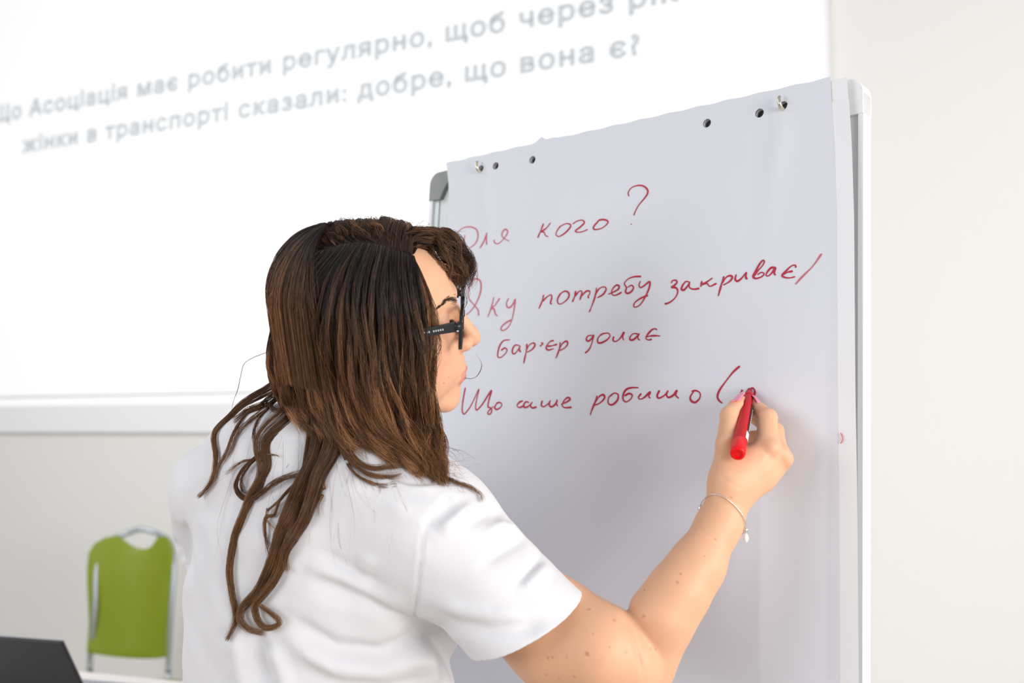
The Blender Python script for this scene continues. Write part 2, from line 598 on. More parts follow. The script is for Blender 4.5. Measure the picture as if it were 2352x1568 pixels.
ch = thing('chair', 'lime green plastic chair with grey tube frame by the wall', 'chair')
CD = 3.80
cyaw = math.radians(6)
ce1 = np.array([math.cos(cyaw), -math.sin(cyaw), 0]); cnrm = np.array([-math.sin(cyaw), -math.cos(cyaw), 0])
CH = Plane(P(305, 1380, CD), ce1, nz(np.array([0, 0, 1.0]) - cnrm * 0.10))
outline = [(206, 1496), (212, 1428), (214, 1340), (216, 1300), (220, 1268), (230, 1247), (247, 1235), (272, 1229), (283, 1238),
           (297, 1250), (312, 1258), (332, 1261), (347, 1256), (356, 1246), (364, 1234), (385, 1231), (399, 1243), (406, 1262), (407, 1290),
           (403, 1340), (398, 1400), (392, 1460), (387, 1507), (360, 1512), (325, 1514), (290, 1513), (255, 1509), (225, 1502)]
op = np.array(outline, float)
ouv = CH.uv(op[:, 0], op[:, 1])
bm = bmesh.new()
vs = [bm.verts.new((u, v, 0)) for u, v in ouv]
es = [bm.edges.new((vs[i], vs[(i + 1) % len(vs)])) for i in range(len(vs))]
bmesh.ops.triangle_fill(bm, edges=es, use_beauty=True)
bmesh.ops.subdivide_edges(bm, edges=bm.edges[:], cuts=2, use_grid_fill=True)
bmesh.ops.triangulate(bm, faces=bm.faces[:])
bmesh.ops.subdivide_edges(bm, edges=bm.edges[:], cuts=1)
uc = ouv[:, 0].mean(); hw = np.ptp(ouv[:, 0]) / 2
for v in bm.verts:
    u, vv = v.co.x, v.co.y
    v.co = Vector(CH.at(u, vv, 0.055 * ((u - uc) / hw) ** 2 - 0.02 + 0.012 * math.sin(vv * 9)))
bk = bm_obj('backrest', bm, M['green'], ch, smooth=True)
so = bk.modifiers.new('thickness', 'SOLIDIFY'); so.thickness = 0.012; so.offset = 0
bv = bk.modifiers.new('soft', 'BEVEL'); bv.width = 0.004; bv.segments = 2; bv.limit_method = 'ANGLE'


def chp(px, py, wv):
    u, v = CH.uv(np.array([px], float), np.array([py], float), wv)[0]
    return CH.at(u, v, wv)


zf = lambda q, z: np.array([q[0], q[1], z])
sl, sr = chp(208, 1500, 0.0), chp(388, 1508, 0.0)
tube_obj('frame_tube', [zf(sl, 0.44) - cnrm * 0.0, sl, chp(218, 1400, 0.03), chp(222, 1290, 0.03), chp(240, 1248, 0.015), chp(285, 1227, -0.018), chp(325, 1215, -0.02),
                        chp(364, 1226, -0.018), chp(392, 1246, 0.012), chp(400, 1300, 0.03), chp(394, 1400, 0.03), sr, zf(sr, 0.44)], 0.0105, M['tube'], ch, n=70)
su = CH.at(uc, 0, 0)
seat_c = np.array([su[0], su[1], 0.0]) + cnrm * 0.24
bm = bmesh.new(); box_bm(bm, seat_c - ce1 * 0.20 - cnrm * 0.21 + [0, 0, 0.40], ce1 * 0.40, cnrm * 0.42, np.array([0, 0, 0.02]))
bm_obj('seat', bm, M['green'], ch, bevel=0.009, seg=3)
for s in (-1, 1):
    rear = (sl if s < 0 else sr)
    tube_obj('leg', [zf(rear, 0.46), zf(rear - cnrm * 0.06, 0.0)], 0.0105, M['tube'], ch)
    fr = seat_c + ce1 * 0.19 * s + cnrm * 0.16
    tube_obj('leg', [zf(fr, 0.40), zf(fr + cnrm * 0.05, 0.0)], 0.0105, M['tube'], ch)
    tube_obj('seat_rail', [zf(rear, 0.39), zf(fr, 0.39)], 0.0095, M['tube'], ch)


# ================================================================== FLIPCHART
def b_uv(px, py, wv=0.0):
    return BOARD.uv(np.array([px], float), np.array([py], float), wv)[0]


def b_box(name, u0, u1, v0, v1, w0, w1, m, parent, bevel=0.0, seg=2):
    bm = bmesh.new()
    box_bm(bm, BOARD.at(u0, v0, w0), BOARD.e1 * (u1 - u0), BOARD.e2 * (v1 - v0), BOARD.n * (w1 - w0))
    return bm_obj(name, bm, m, parent, bevel=bevel, seg=seg)


fc = thing('flipchart_stand', 'white flipchart board with grey corners behind the hanging paper', 'flipchart')
WB = -0.012                                             # face of the board frame behind the paper
bu0 = b_uv(987, 460, WB)[0]; bu1 = b_uv(1982, 1000, WB)[0]
bv1 = b_uv(1010, 396, WB)[1]; bv0 = bv1 - 1.02
RC = 0.018


def rounded_rect(u0, u1, v0, v1, r, n=6):
    pts = []
    for cx, cy, a0 in ((u1 - r, v1 - r, 0), (u0 + r, v1 - r, 90), (u0 + r, v0 + r, 180), (u1 - r, v0 + r, 270)):
        for k in range(n + 1):
            a = math.radians(a0 + 90 * k / n)
            pts.append((cx + r * math.cos(a), cy + r * math.sin(a)))
    return np.array(pts)


def ring_obj(name, ro, ri, w0, w1, m, parent):
    """flat frame ring between two outlines of the same count, from depth w0 to w1"""
    n = len(ro)
    V = np.vstack([BOARD.at(ro[:, 0], ro[:, 1], w1), BOARD.at(ri[:, 0], ri[:, 1], w1),
                   BOARD.at(ro[:, 0], ro[:, 1], w0), BOARD.at(ri[:, 0], ri[:, 1], w0)])
    Fs = []
    for k in range(n):
        j = (k + 1) % n
        Fs += [(k, j, n + j, n + k), (2 * n + k, 3 * n + k, 3 * n + j, 2 * n + j), (k, 2 * n + k, 2 * n + j, j), (n + k, n + j, 3 * n + j, 3 * n + k)]
    return mesh_obj(name, V, Fs, m, parent, smooth=False)


o1 = rounded_rect(bu0, bu1, bv0, bv1, RC); i1 = rounded_rect(bu0 + 0.006, bu1 - 0.006, bv0 + 0.006, bv1 - 0.006, RC - 0.005)
ring_obj('frame', o1, i1, WB - 0.02, WB, M['alu_white'], fc)
i2 = rounded_rect(bu0 + 0.017, bu1 - 0.017, bv0 + 0.017, bv1 - 0.017, RC - 0.008)
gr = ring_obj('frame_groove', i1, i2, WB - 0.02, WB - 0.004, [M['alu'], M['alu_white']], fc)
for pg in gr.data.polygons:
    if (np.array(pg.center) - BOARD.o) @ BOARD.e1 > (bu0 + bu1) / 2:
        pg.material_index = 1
b_box('board_panel', bu0 + 0.012, bu1 - 0.012, bv0 + 0.012, bv1 - 0.012, WB - 0.018, WB - 0.006, M['board'], fc)
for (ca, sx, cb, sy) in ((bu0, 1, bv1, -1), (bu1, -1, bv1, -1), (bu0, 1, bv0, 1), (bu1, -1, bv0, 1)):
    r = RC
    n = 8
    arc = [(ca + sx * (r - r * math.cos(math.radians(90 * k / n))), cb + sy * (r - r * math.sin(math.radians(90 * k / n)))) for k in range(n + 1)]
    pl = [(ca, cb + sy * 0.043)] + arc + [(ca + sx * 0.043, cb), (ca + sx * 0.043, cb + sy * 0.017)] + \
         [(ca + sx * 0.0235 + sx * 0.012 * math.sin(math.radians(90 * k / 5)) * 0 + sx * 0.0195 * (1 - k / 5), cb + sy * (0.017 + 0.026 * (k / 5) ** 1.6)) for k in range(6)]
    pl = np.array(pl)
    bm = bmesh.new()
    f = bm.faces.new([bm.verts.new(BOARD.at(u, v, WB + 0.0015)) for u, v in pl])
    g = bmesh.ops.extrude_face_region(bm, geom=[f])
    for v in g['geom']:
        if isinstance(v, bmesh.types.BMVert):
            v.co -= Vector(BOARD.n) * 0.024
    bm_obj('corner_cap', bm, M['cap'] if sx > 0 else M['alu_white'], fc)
# dark clamp strip the pad hangs from
hl = b_uv(1105, 388); hr = b_uv(1800, 242)
vclip = (hl[1] + hr[1]) / 2
b_box('clamp_bar', hl[0] - 0.03, hr[0] + 0.03, vclip - 0.016, vclip + 0.012, WB - 0.004, -0.0075, M['dark'], fc)


def hook(px, py):
    u, v = b_uv(px, py)
    pts = [BOARD.at(u, v - 0.004, -0.010), BOARD.at(u, v - 0.004, 0.004), BOARD.at(u, v, 0.009), BOARD.at(u - 0.001, v + 0.007, 0.009), BOARD.at(u - 0.001, v + 0.009, 0.007)]
    return tube_obj('hook', pts, [0.0028, 0.0028, 0.0026, 0.0022, 0.0018], M['brass'], fc, n=20, sides=10)


hook(1105, 388); hook(1799, 243)
cm = (bu0 + bu1) / 2
for uu, wv in ((bu0 + 0.10, 0.02), (bu1 - 0.10, 0.02), (cm, -0.55)):
    a = BOARD.at(uu, bv0 + (0.05 if wv > 0 else 0.6), WB - 0.03)
    b = BOARD.at(uu + (0.05 if uu > cm else (-0.05 if uu < cm else 0)), 0, 0)
    b = np.array([b[0], b[1], 0]) + np.array([BOARD.n[0], BOARD.n[1], 0]) * (wv + (-0.02 if wv > 0 else 0))
    tube_obj('leg', [a, b], 0.013, M['alu'], fc)
b_box('pen_tray', bu0 + 0.05, bu1 - 0.05, bv0 - 0.006, bv0, WB - 0.02, WB + 0.05, M['alu_white'], fc)

# ------------------------------------------------------------------ paper pad
pad = thing('flipchart_paper_pad', 'white flipchart paper pad with red handwriting hung on two hooks', 'paper pad')
L_edge = np.array([(1025, 374), (1031, 420), (1034, 470), (1033, 520), (1030, 570), (1022, 680), (1012, 800), (995, 955), (980, 1100), (950, 1568), (945, 1640)], float)
R_edge = np.array([(1907, 177), (1917, 330), (1922, 500), (1924, 900), (1927, 1100), (1930, 1568), (1930, 1640)], float)
Tl = b_uv(1025, 374); Tr = b_uv(1907, 177)
HOLES = [(1105, 388), (1139, 381), (1223, 367), (1624, 283), (1745, 260), (1799, 243)]
HUV = [b_uv(*q) for q in HOLES]
luv = BOARD.uv(L_edge[:, 0], L_edge[:, 1]); ruv = BOARD.uv(R_edge[:, 0], R_edge[:, 1])
VB = luv[-1, 1]


def sheet_grid(name, m, w0, uoff, waves, nu=200, nv=330, voff=0.0, shrink=0.0):
    """a sheet of paper as a fine grid with real punched holes"""
    t = np.linspace(0, 1, nv)
    U = np.zeros((nv, nu)); Vv = np.zeros((nv, nu))
    for i, tt in enumerate(t):
        s = np.linspace(0, 1, nu)
        vl = Tl[1] + voff + (VB - Tl[1]) * tt; vr = Tr[1] + voff + (VB - Tr[1]) * tt
        ul = np.interp(-vl, -luv[:, 1], luv[:, 0]); ur = np.interp(-vr, -ruv[:, 1], ruv[:, 0]) + uoff
        U[i] = ul + (ur - ul) * s; Vv[i] = vl + (vr - vl) * s
        if voff == 0:
            # torn fringe along the top edge
            if i == 0:
                Vv[i] += 0.0006 * np.sin(s * 90) + 0.006 * np.exp(-((s - 0.305) / 0.012) ** 2) + 0.003 * np.exp(-((s - 0.335) / 0.015) ** 2)
    W = np.full_like(U, w0)
    if waves:
        s = (U - Tl[0]) / (Tr[0] - Tl[0]); tt = (Tl[1] - Vv) / (Tl[1] - VB)
        amp = np.clip(tt * 2.2, 0, 1) * np.clip((1.0 - s) / 0.12, 0, 1)
        W += amp * (0.0035 * np.sin(s * 9 + tt * 4) * np.sin(tt * 6 + 1) + 0.0028 * np.sin(s * 5.5 - tt * 7 + 2)
                    + 0.0016 * np.sin(s * 17 + tt * 9)) + 0.004 * amp
        for hu, hv in HUV:
            W += 0.0012 * np.exp(-((U - hu) / 0.012) ** 2 - ((Vv - hv) / 0.02) ** 2) * 0
        # creases running down from the hooks
        for hu, hv, sl in ((HUV[0][0], HUV[0][1], 0.25), (HUV[5][0], HUV[5][1], -0.12)):
            dv = hv - Vv
            W += 0.0016 * np.exp(-((U - hu - sl * dv) / 0.014) ** 2) * np.exp(-np.abs(dv - 0.05) / 0.07) * (dv > 0)
        W += 0.0 * amp + 0.004 * np.exp(-s / 0.02) * amp
    pts = BOARD.at(U, Vv, W).reshape(-1, 3)
    uvf = np.stack([U, Vv], -1).reshape(-1, 2)
    idx = np.arange(nv * nu).reshape(nv, nu)
    q = np.stack([idx[1:, :-1], idx[1:, 1:], idx[:-1, 1:], idx[:-1, :-1]], -1).reshape(-1, 4)
    cen = uvf[q].mean(1)
    keep = np.ones(len(q), bool)
    rad = 0.0056
    for hu, hv in HUV:
        dd = np.hypot(cen[:, 0] - hu, (cen[:, 1] - hv))
        kill = dd < rad
        bd = np.setdiff1d(np.intersect1d(q[kill & keep].ravel(), q[~kill & keep].ravel()), [])
        keep &= ~kill
        for b in bd:
            dv = uvf[b] - (hu, hv)
            nv_ = np.array((hu, hv)) + dv / (np.linalg.norm(dv) + 1e-9) * rad
            pts[b] += BOARD.e1 * (nv_[0] - uvf[b][0]) + BOARD.e2 * (nv_[1] - uvf[b][1])
    return mesh_obj(name, pts, q[keep], m, pad), (U, Vv, W)


top, TOPG = sheet_grid('top_sheet', M['paper'], 0.0, 0.0, True, nu=300, nv=520)
under, _ = sheet_grid('under_sheets', M['paper_edge'], -0.0009, 0.019, True, nu=220, nv=380, voff=-0.004)
# the stacked page edges at the right, one ridge per few pages
for k in range(7):
    uo = 0.0195 - 0.0027 * k
    V = []
    vv = np.linspace(Tr[1] - 0.03, VB, 40)
    ur = np.interp(-vv, -ruv[:, 1], ruv[:, 0]) + uo
    wv = -0.0007 + 0.00009 * k
    V = np.vstack([BOARD.at(ur, vv, wv), BOARD.at(ur - 0.02, vv, wv)])
    q = np.array([(i, i + 1, 40 + i + 1, 40 + i) for i in range(39)])
    mesh_obj('page_edge', V, q, M['paper_edge'], pad, smooth=False)
for hu, hv in HUV:
    n = 20
    th = np.linspace(0, 2 * math.pi, n, endpoint=False)
    V = np.vstack([BOARD.at(hu + 0.0058 * np.cos(th), hv + 0.0058 * np.sin(th), -0.0018), BOARD.at(hu + 0.0058 * np.cos(th), hv + 0.0058 * np.sin(th), -0.0072)])
    Fs = [(k, (k + 1) % n, n + (k + 1) % n, n + k) for k in range(n)] + [tuple(n + k for k in range(n))]
    o = mesh_obj('punched_hole', V, Fs, [M['paper_edge'], M['dark']], pad, smooth=False)
    o.data.polygons[n].material_index = 1


def sheet_w(u, v):
    U, Vv, W = TOPG
    s = (Tl[1] - v) / (Tl[1] - VB)
    # nearest grid row/column
    d = (U - u) ** 2 + (Vv - v) ** 2
    return W.flat[np.argmin(d)]


H = {}
H['Дл'] = [[(130, 365), (122, 410), (115, 440), (118, 456)],
           [(72, 415), (74, 385), (92, 345), (122, 322), (160, 317), (195, 330), (208, 360), (204, 395), (185, 425), (150, 448), (118, 456)],
           [(72, 415), (85, 432), (105, 425), (136, 411)],
           [(220, 445), (245, 400), (262, 352), (258, 390), (262, 425)],
           [(304, 395), (308, 412), (325, 418), (345, 405), (370, 375), (383, 350), (378, 334), (365, 332), (352, 350), (350, 370), (362, 385), (393, 402)]]
H['кого'] = [[(597, 295), (580, 340), (563, 382)], [(638, 292), (612, 325), (583, 345), (600, 348), (610, 368), (626, 375)],
             [(700, 308), (680, 335), (672, 362), (690, 373), (725, 352), (755, 318), (755, 300), (730, 296), (700, 310)],
             [(770, 297), (800, 278), (828, 275), (838, 290), (815, 315), (785, 340), (805, 347), (832, 342), (858, 330)],
             [(918, 283), (897, 308), (892, 325), (910, 330), (945, 320), (974, 295), (976, 278), (950, 270), (925, 275), (912, 292)],
             [(1103, 130), (1100, 105), (1120, 78), (1155, 65), (1190, 68), (1215, 90), (1215, 115), (1195, 145), (1165, 180), (1145, 215), (1133, 245)],
             [(1116, 296), (1119, 299)]]
H['Яку'] = [[(130, 850), (170, 815), (205, 760), (225, 700), (225, 650), (208, 630), (185, 632), (165, 655), (152, 700), (155, 745), (180, 780), (208, 815), (212, 850)],
            [(305, 738), (290, 800), (268, 858)], [(341, 745), (312, 788), (290, 803), (307, 812), (315, 840), (331, 853)],
            [(395, 745), (382, 775), (388, 800), (405, 800), (425, 775), (435, 752), (428, 820), (415, 880), (395, 920), (365, 940), (350, 930), (365, 905), (395, 885), (414, 876)]]
H['потребу'] = [[(605, 725), (595, 765), (577, 810)], [(598, 765), (625, 737), (648, 725), (652, 745), (645, 775), (655, 780)],
                [(705, 715), (688, 745), (688, 772), (705, 780), (735, 760), (752, 735), (750, 712), (730, 702), (705, 715)],
                [(792, 700), (785, 735), (773, 768)], [(786, 735), (810, 705), (825, 700), (828, 715), (817, 755)],
                [(821, 740), (850, 705), (872, 700), (875, 715), (865, 735), (871, 743)],
                [(915, 680), (905, 740), (885, 800), (874, 828)], [(906, 725), (930, 687), (960, 675), (972, 690), (955, 720), (920, 742)],
                [(985, 720), (1010, 710), (1045, 690), (1050, 670), (1032, 666), (1010, 690), (1006, 715), (1020, 727), (1045, 720), (1066, 708)],
                [(1183, 613), (1140, 615), (1105, 628), (1082, 655), (1095, 680), (1090, 705), (1105, 715), (1128, 702), (1138, 680), (1125, 666), (1102, 680)],
                [(1180, 640), (1172, 665), (1180, 680), (1200, 672), (1236, 645), (1235, 680), (1215, 730), (1185, 780), (1160, 797), (1143, 795), (1150, 770), (1185, 745), (1228, 728)]]
H['закриває'] = [[(1368, 655), (1375, 640), (1395, 637), (1402, 650), (1385, 670), (1370, 680), (1395, 682), (1407, 700), (1400, 730), (1375, 760), (1345, 777), (1330, 778)],
                 [(1475, 648), (1455, 645), (1435, 670), (1430, 692), (1445, 695), (1468, 668), (1478, 648), (1475, 675), (1488, 688), (1512, 690), (1535, 685)],
                 [(1550, 640), (1543, 676)], [(1613, 622), (1572, 652), (1545, 664), (1580, 656), (1597, 673), (1636, 655)],
                 [(1680, 612), (1665, 660), (1645, 732)], [(1668, 655), (1695, 617), (1720, 608), (1728, 622), (1710, 645), (1675, 665)],
                 [(1752, 600), (1746, 628), (1758, 641), (1782, 625), (1812, 588), (1808, 612), (1816, 630)],
                 [(1850, 620), (1880, 580), (1910, 545), (1920, 522), (1910, 516), (1890, 540), (1868, 580), (1852, 612), (1868, 624), (1900, 615), (1918, 597), (1902, 587), (1878, 602)],
                 [(1980, 558), (1960, 560), (1937, 585), (1930, 605), (1945, 608), (1968, 585), (1985, 558), (1978, 590), (1986, 605)],
                 [(2108, 560), (2104, 544), (2080, 550), (2048, 580), (2026, 606), (2045, 618), (2075, 620), (2103, 613)], [(2030, 598), (2060, 586), (2090, 580)]]
H['/'] = [[(2263, 475), (2210, 550), (2150, 610), (2105, 660)]]
H['барєр'] = [[(407, 996), (370, 1000), (345, 1030), (333, 1075), (335, 1098), (355, 1100), (383, 1075), (390, 1055), (375, 1045), (353, 1060)],
              [(464, 1030), (440, 1028), (425, 1050), (424, 1075), (440, 1078), (463, 1047), (470, 1030), (465, 1055), (474, 1070)],
              [(510, 1020), (508, 1060), (498, 1110), (492, 1138)], [(505, 1062), (525, 1027), (550, 1015), (558, 1030), (540, 1055), (510, 1072)],
              [(596, 1012), (603, 1020), (588, 1035)],
              [(668, 1000), (648, 1005), (628, 1030), (625, 1048), (640, 1057), (668, 1048)], [(628, 1034), (655, 1032), (688, 1022)],
              [(706, 1010), (700, 1055), (682, 1107)], [(701, 1052), (720, 1017), (742, 1003), (750, 1018), (735, 1042), (705, 1060)],
              [(897, 968), (872, 970), (860, 990), (870, 1003), (890, 990), (904, 966), (895, 1010), (880, 1050), (855, 1075)],
              [(947, 962), (930, 985), (930, 1010), (950, 1013), (985, 995), (1003, 970), (990, 955), (960, 958), (942, 968)],
              [(1026, 975), (1022, 998), (1040, 1005), (1065, 985), (1088, 948), (1080, 975), (1086, 998)],
              [(1172, 960), (1147, 958), (1127, 975), (1125, 994), (1145, 995), (1170, 972), (1180, 958), (1172, 985), (1184, 998)],
              [(1286, 938), (1278, 929), (1258, 934), (1235, 958), (1220, 984), (1235, 996), (1256, 992)], [(1222, 978), (1260, 971), (1306, 972)]]
H['Що'] = [[(127, 1280), (115, 1340), (107, 1400), (111, 1433), (125, 1436), (160, 1395), (190, 1340), (216, 1288), (202, 1350), (195, 1400), (205, 1415), (240, 1380), (270, 1335), (298, 1298), (283, 1350), (275, 1395),
            (290, 1403), (300, 1420), (290, 1440), (275, 1440), (280, 1422), (310, 1395)],
           [(332, 1375), (318, 1400), (330, 1413), (355, 1400), (362, 1380), (347, 1371), (328, 1378)],
           [(490, 1362), (470, 1370), (455, 1390), (470, 1402), (497, 1390)],
           [(527, 1372), (507, 1368), (494, 1390), (505, 1402), (530, 1388), (546, 1368), (534, 1390), (547, 1404), (571, 1398)],
           [(605, 1360), (598, 1385), (610, 1397), (638, 1380), (651, 1360), (645, 1385), (658, 1398), (682, 1380), (693, 1356), (688, 1380), (697, 1394)],
           [(715, 1382), (745, 1370), (770, 1352), (755, 1342), (732, 1362), (722, 1390), (740, 1402), (779, 1400)]]
H['робимо'] = [[(933, 1330), (920, 1370), (900, 1420), (892, 1447)], [(921, 1372), (945, 1337), (970, 1325), (978, 1345), (950, 1375), (918, 1388)],
               [(1027, 1320), (1002, 1345), (1002, 1378), (1025, 1385), (1054, 1360), (1060, 1327), (1040, 1315), (1020, 1325)],
               [(1180, 1283), (1140, 1283), (1107, 1295), (1090, 1325), (1090, 1355), (1108, 1368), (1135, 1350), (1143, 1328), (1125, 1318), (1098, 1332)],
               [(1196, 1318), (1180, 1340), (1190, 1352), (1215, 1340), (1248, 1308), (1240, 1335), (1250, 1346)],
               [(1302, 1298), (1288, 1330), (1300, 1345), (1333, 1325), (1352, 1298), (1342, 1325), (1355, 1340), (1383, 1325), (1403, 1296), (1395, 1325), (1413, 1346)],
               [(1500, 1303), (1480, 1335), (1485, 1360), (1510, 1368), (1535, 1342), (1536, 1312), (1512, 1298), (1488, 1304)],
               [(1773, 1150), (1730, 1190), (1680, 1255), (1650, 1300), (1640, 1335), (1650, 1358), (1670, 1374)],
               [(1791, 1294), (1784, 1306), (1781, 1318)], [(1836, 1292), (1855, 1283), (1868, 1300), (1865, 1325), (1850, 1342)]]
LINES = [('Дл', 'ink_pale', 1.55), ('кого', 'ink', 1.7), ('Яку', 'ink_pale', 1.7), ('потребу', 'ink', 1.75), ('закриває', 'ink', 1.85), ('/', 'ink_pale', 1.5),
         ('барєр', 'ink', 1.75), ('Що', 'ink', 1.8), ('робимо', 'ink', 1.9)]
WORDS = []
SPLIT = {'кого': (5, 7), 'барєр': (9, 99), 'Що': (2, 99), 'робимо': (7, 8, 99)}
for key, mk, wd in LINES:
    a0 = 0
    for a1 in SPLIT.get(key, (99,)):
        if H[key][a0:a1]:
            WORDS.append((H[key][a0:a1], mk, wd))
        a0 = a1
for strokes, mk, wd in WORDS:
    VV, FF = [], []
    for st in strokes:
        q = np.array(st, float)
        px = 1020 + q[:, 0] / 2.61333; py = 400 + q[:, 1] / 2.61333
        c = spline(np.stack([px, py], -1), max(4, int(len(q) * 6)))
        uv = BOARD.uv(c[:, 0], c[:, 1], 0.002)
        wv = np.array([sheet_w(u, v) for u, v in uv])
        wv = np.convolve(np.pad(wv, 2, 'edge'), np.ones(5) / 5, 'valid') + 0.0006
        Tn = np.gradient(uv, axis=0); Tn /= np.linalg.norm(Tn, axis=1, keepdims=True) + 1e-9
        nn = np.stack([-Tn[:, 1], Tn[:, 0]], -1)
        n = len(uv)
        hwid = wd * 0.00062 * (0.85 + 0.25 * np.sin(np.linspace(0, 9, n) + q[0, 0]))
        hwid[0] *= 0.6; hwid[-1] *= 0.5
        a = uv + nn * hwid[:, None]; b = uv - nn * hwid[:, None]
        o = len(VV)
        for i in range(n):
            VV.append(BOARD.at(a[i, 0], a[i, 1], wv[i])); VV.append(BOARD.at(b[i, 0], b[i, 1], wv[i]))
        FF += [(o + 2 * i, o + 2 * i + 1, o + 2 * i + 3, o + 2 * i + 2) for i in range(n - 1)]
    h = mesh_obj('handwritten_word', VV, FF, M[mk], pad, smooth=False)
    so = h.modifiers.new('ink', 'SOLIDIFY'); so.thickness = 0.0002
# small red mark on the page edges at the right
c = spline(np.array([(1931, 994), (1935, 1003), (1935, 1011), (1931, 1018)], float), 16)
uv = BOARD.uv(c[:, 0], c[:, 1], 0.0012)
tube_obj('pen_mark', BOARD.at(uv[:, 0], uv[:, 1], 0.0014), 0.0006, M['ink_pale'], pad, sides=5)

# ================================================================== PERSON
woman = thing('person', 'woman in white t-shirt and black glasses writing on flipchart paper with a red marker', 'person', group=None)

# ---- head frame: x forward (the face), y to her left, z up
HS = 0.00101
hF = nz(RIGHT * 0.99 + UPV * 0.05 + FWD * 0.014)
hR = nz(RIGHT * 0.03 + UPV * -0.33 - FWD * 0.94)
hR = nz(hR - hF * (hR @ hF))
hL = -hR
hU = np.cross(hF, hL)
HB = np.stack([hF, hL, hU])                             # rows
NOSE_LOCAL = np.array([118.0, 0, -22.0])
HO = P(1104, 776, 1.185) - (NOSE_LOCAL * HS) @ HB


def hl_(p):
    return ((p - HO) @ HB.T) / HS                       # to head millimetres


def hw_(q):
    return HO + (np.asarray(q, float) * HS) @ HB


LIP_U = [((81, 23, -62), 2.4), ((92, 12, -58), 4.0), ((96.5, 0, -57.0), 4.4), ((92, -12, -58), 4.0), ((81, -23, -62), 2.4)]
LIP_L = [((81, 22, -63.5), 2.4), ((91, 12, -66), 4.6), ((94, 0, -66.6), 5.0), ((91, -12, -66), 4.6), ((81, -22, -63.5), 2.4)]


def head_local_sdf(q):
    """head in millimetres"""
    d = ell(q, (-12, 0, 37), (87, 73, 72))
    d = smin(d, ell(q, (32, 0, 35), (58, 61, 54)), 14)
    d = smin(d, ell(q, (28, 0, -22), (62, 59, 72)), 16)
    for s in (-1, 1):
        d = smin(d, chain(q, [((0, 52 * s, -48), 15), ((40, 38 * s, -76), 14), ((72, 9 * s, -91), 13)], 6), 14)   # jaw
        d = smin(d, ell(q, (60, 40 * s, -18), (22, 20, 18)), 16)        # cheekbone
        d = smin(d, cone(q, (86, 11 * s, 29), (66, 44 * s, 31), 7, 8), 14)  # brow ridge
        d = smin(d, ell(q, (52, 36 * s, -52), (30, 20, 30)), 18)        # cheek
    d = smin(d, ell(q, (75, 0, -91), (15, 21, 13)), 10)                 # chin
    d = smin(d, ell(q, (79, 0, -79), (10, 17, 13)), 8)
    d = smin(d, ell(q, (72, 0, -50), (27, 31, 32)), 14)                 # muzzle
    for s in (-1, 1):
        d = smax(d, -ell(q, (100, 33 * s, 9), (21, 17, 13)), 9)         # eye socket
        d = smin(d, smax(ell(q, (73, 32 * s, 11), (13.5, 14.5, 13)), -ell(q, (86, 32 * s, 7), (8, 12, 2.0)), 1.0), 2.5)     # lids
    nose = chain(q, [((88, 0, 18), 6.5), ((97, 0, 2), 7.0), ((108, 0, -17), 8.5), ((110, 0, -22), 8.2)], 3)
    for s in (-1, 1):
        nose = smin(nose, ell(q, (98, 11.5 * s, -25), (11, 7, 8)), 4)
    nose = smin(nose, cone(q, (94, 0, -24), (106, 0, -27), 7, 5), 4)
    d = smin(d, nose, 6)
    for s in (-1, 1):
        d = smax(d, -ell(q, (100, 7 * s, -34), (6, 3.6, 4)), 2)         # nostrils
    # lips
    up = chain(q, LIP_U, 3)
    lo = chain(q, LIP_L, 3)
    d = smin(d, np.minimum(up, lo), 3)
    d = smin(d, ell(q, (-8, -76, 0), (13, 7, 29)), 4)
    d = smin(d, ell(q, (-8, 76, 0), (13, 7, 29)), 4)
    return d


def cull(fn, c, r):
    """evaluate fn only near its bounding sphere"""
    c = np.asarray(c, float)

    def g(p):
        e = np.linalg.norm(p - c, axis=1) - r
        out = e + 0.02
        m = e < 0.02
        if m.any():
            out[m] = fn(p[m])
        return out
    return g


head_sdf = cull(lambda p: head_local_sdf(hl_(p)) * HS, hw_((10, 0, 0)), 0.175)

# ---- torso frame
ty = math.radians(33)
tR = np.array([math.cos(ty), -math.sin(ty), 0])
tF = np.array([math.sin(ty), math.cos(ty), 0])
#        px    py    depth   half-width half-depth
TS = [(690, 2060, 1.270, 0.180, 0.135),
      (705, 1800, 1.265, 0.176, 0.125),
      (725, 1568, 1.255, 0.178, 0.118),
      (735, 1350, 1.250, 0.184, 0.120),
      (748, 1200, 1.245, 0.182, 0.115),
      (765, 1090, 1.235, 0.150, 0.098),
      (790, 1010, 1.225, 0.100, 0.070)]
TC = np.array([P(a, b, c) for a, b, c, _, _ in TS])
TW = np.array([t[3] for t in TS]); TD = np.array([t[4] for t in TS])
tz = TC[:, 2]


def torso_sdf(p):
    z = np.clip(p[:, 2], tz[0], tz[-1])
    cx = np.interp(z, tz, TC[:, 0]); cy = np.interp(z, tz, TC[:, 1])
    a = np.interp(z, tz, TW); b = np.interp(z, tz, TD)
    dx = p[:, 0] - cx; dy = p[:, 1] - cy
    u = dx * tR[0] + dy * tR[1]; v = dx * tF[0] + dy * tF[1]
    e = 2.3
    k = (np.abs(u / a) ** e + np.abs(v / b) ** e) ** (1 / e)
    d = (k - 1) * np.minimum(a, b) * 0.92
    over = np.maximum(p[:, 2] - tz[-1], tz[0] - p[:, 2])
    return np.where(over > 0, np.sqrt(np.maximum(d, 0) ** 2 + over ** 2), d)


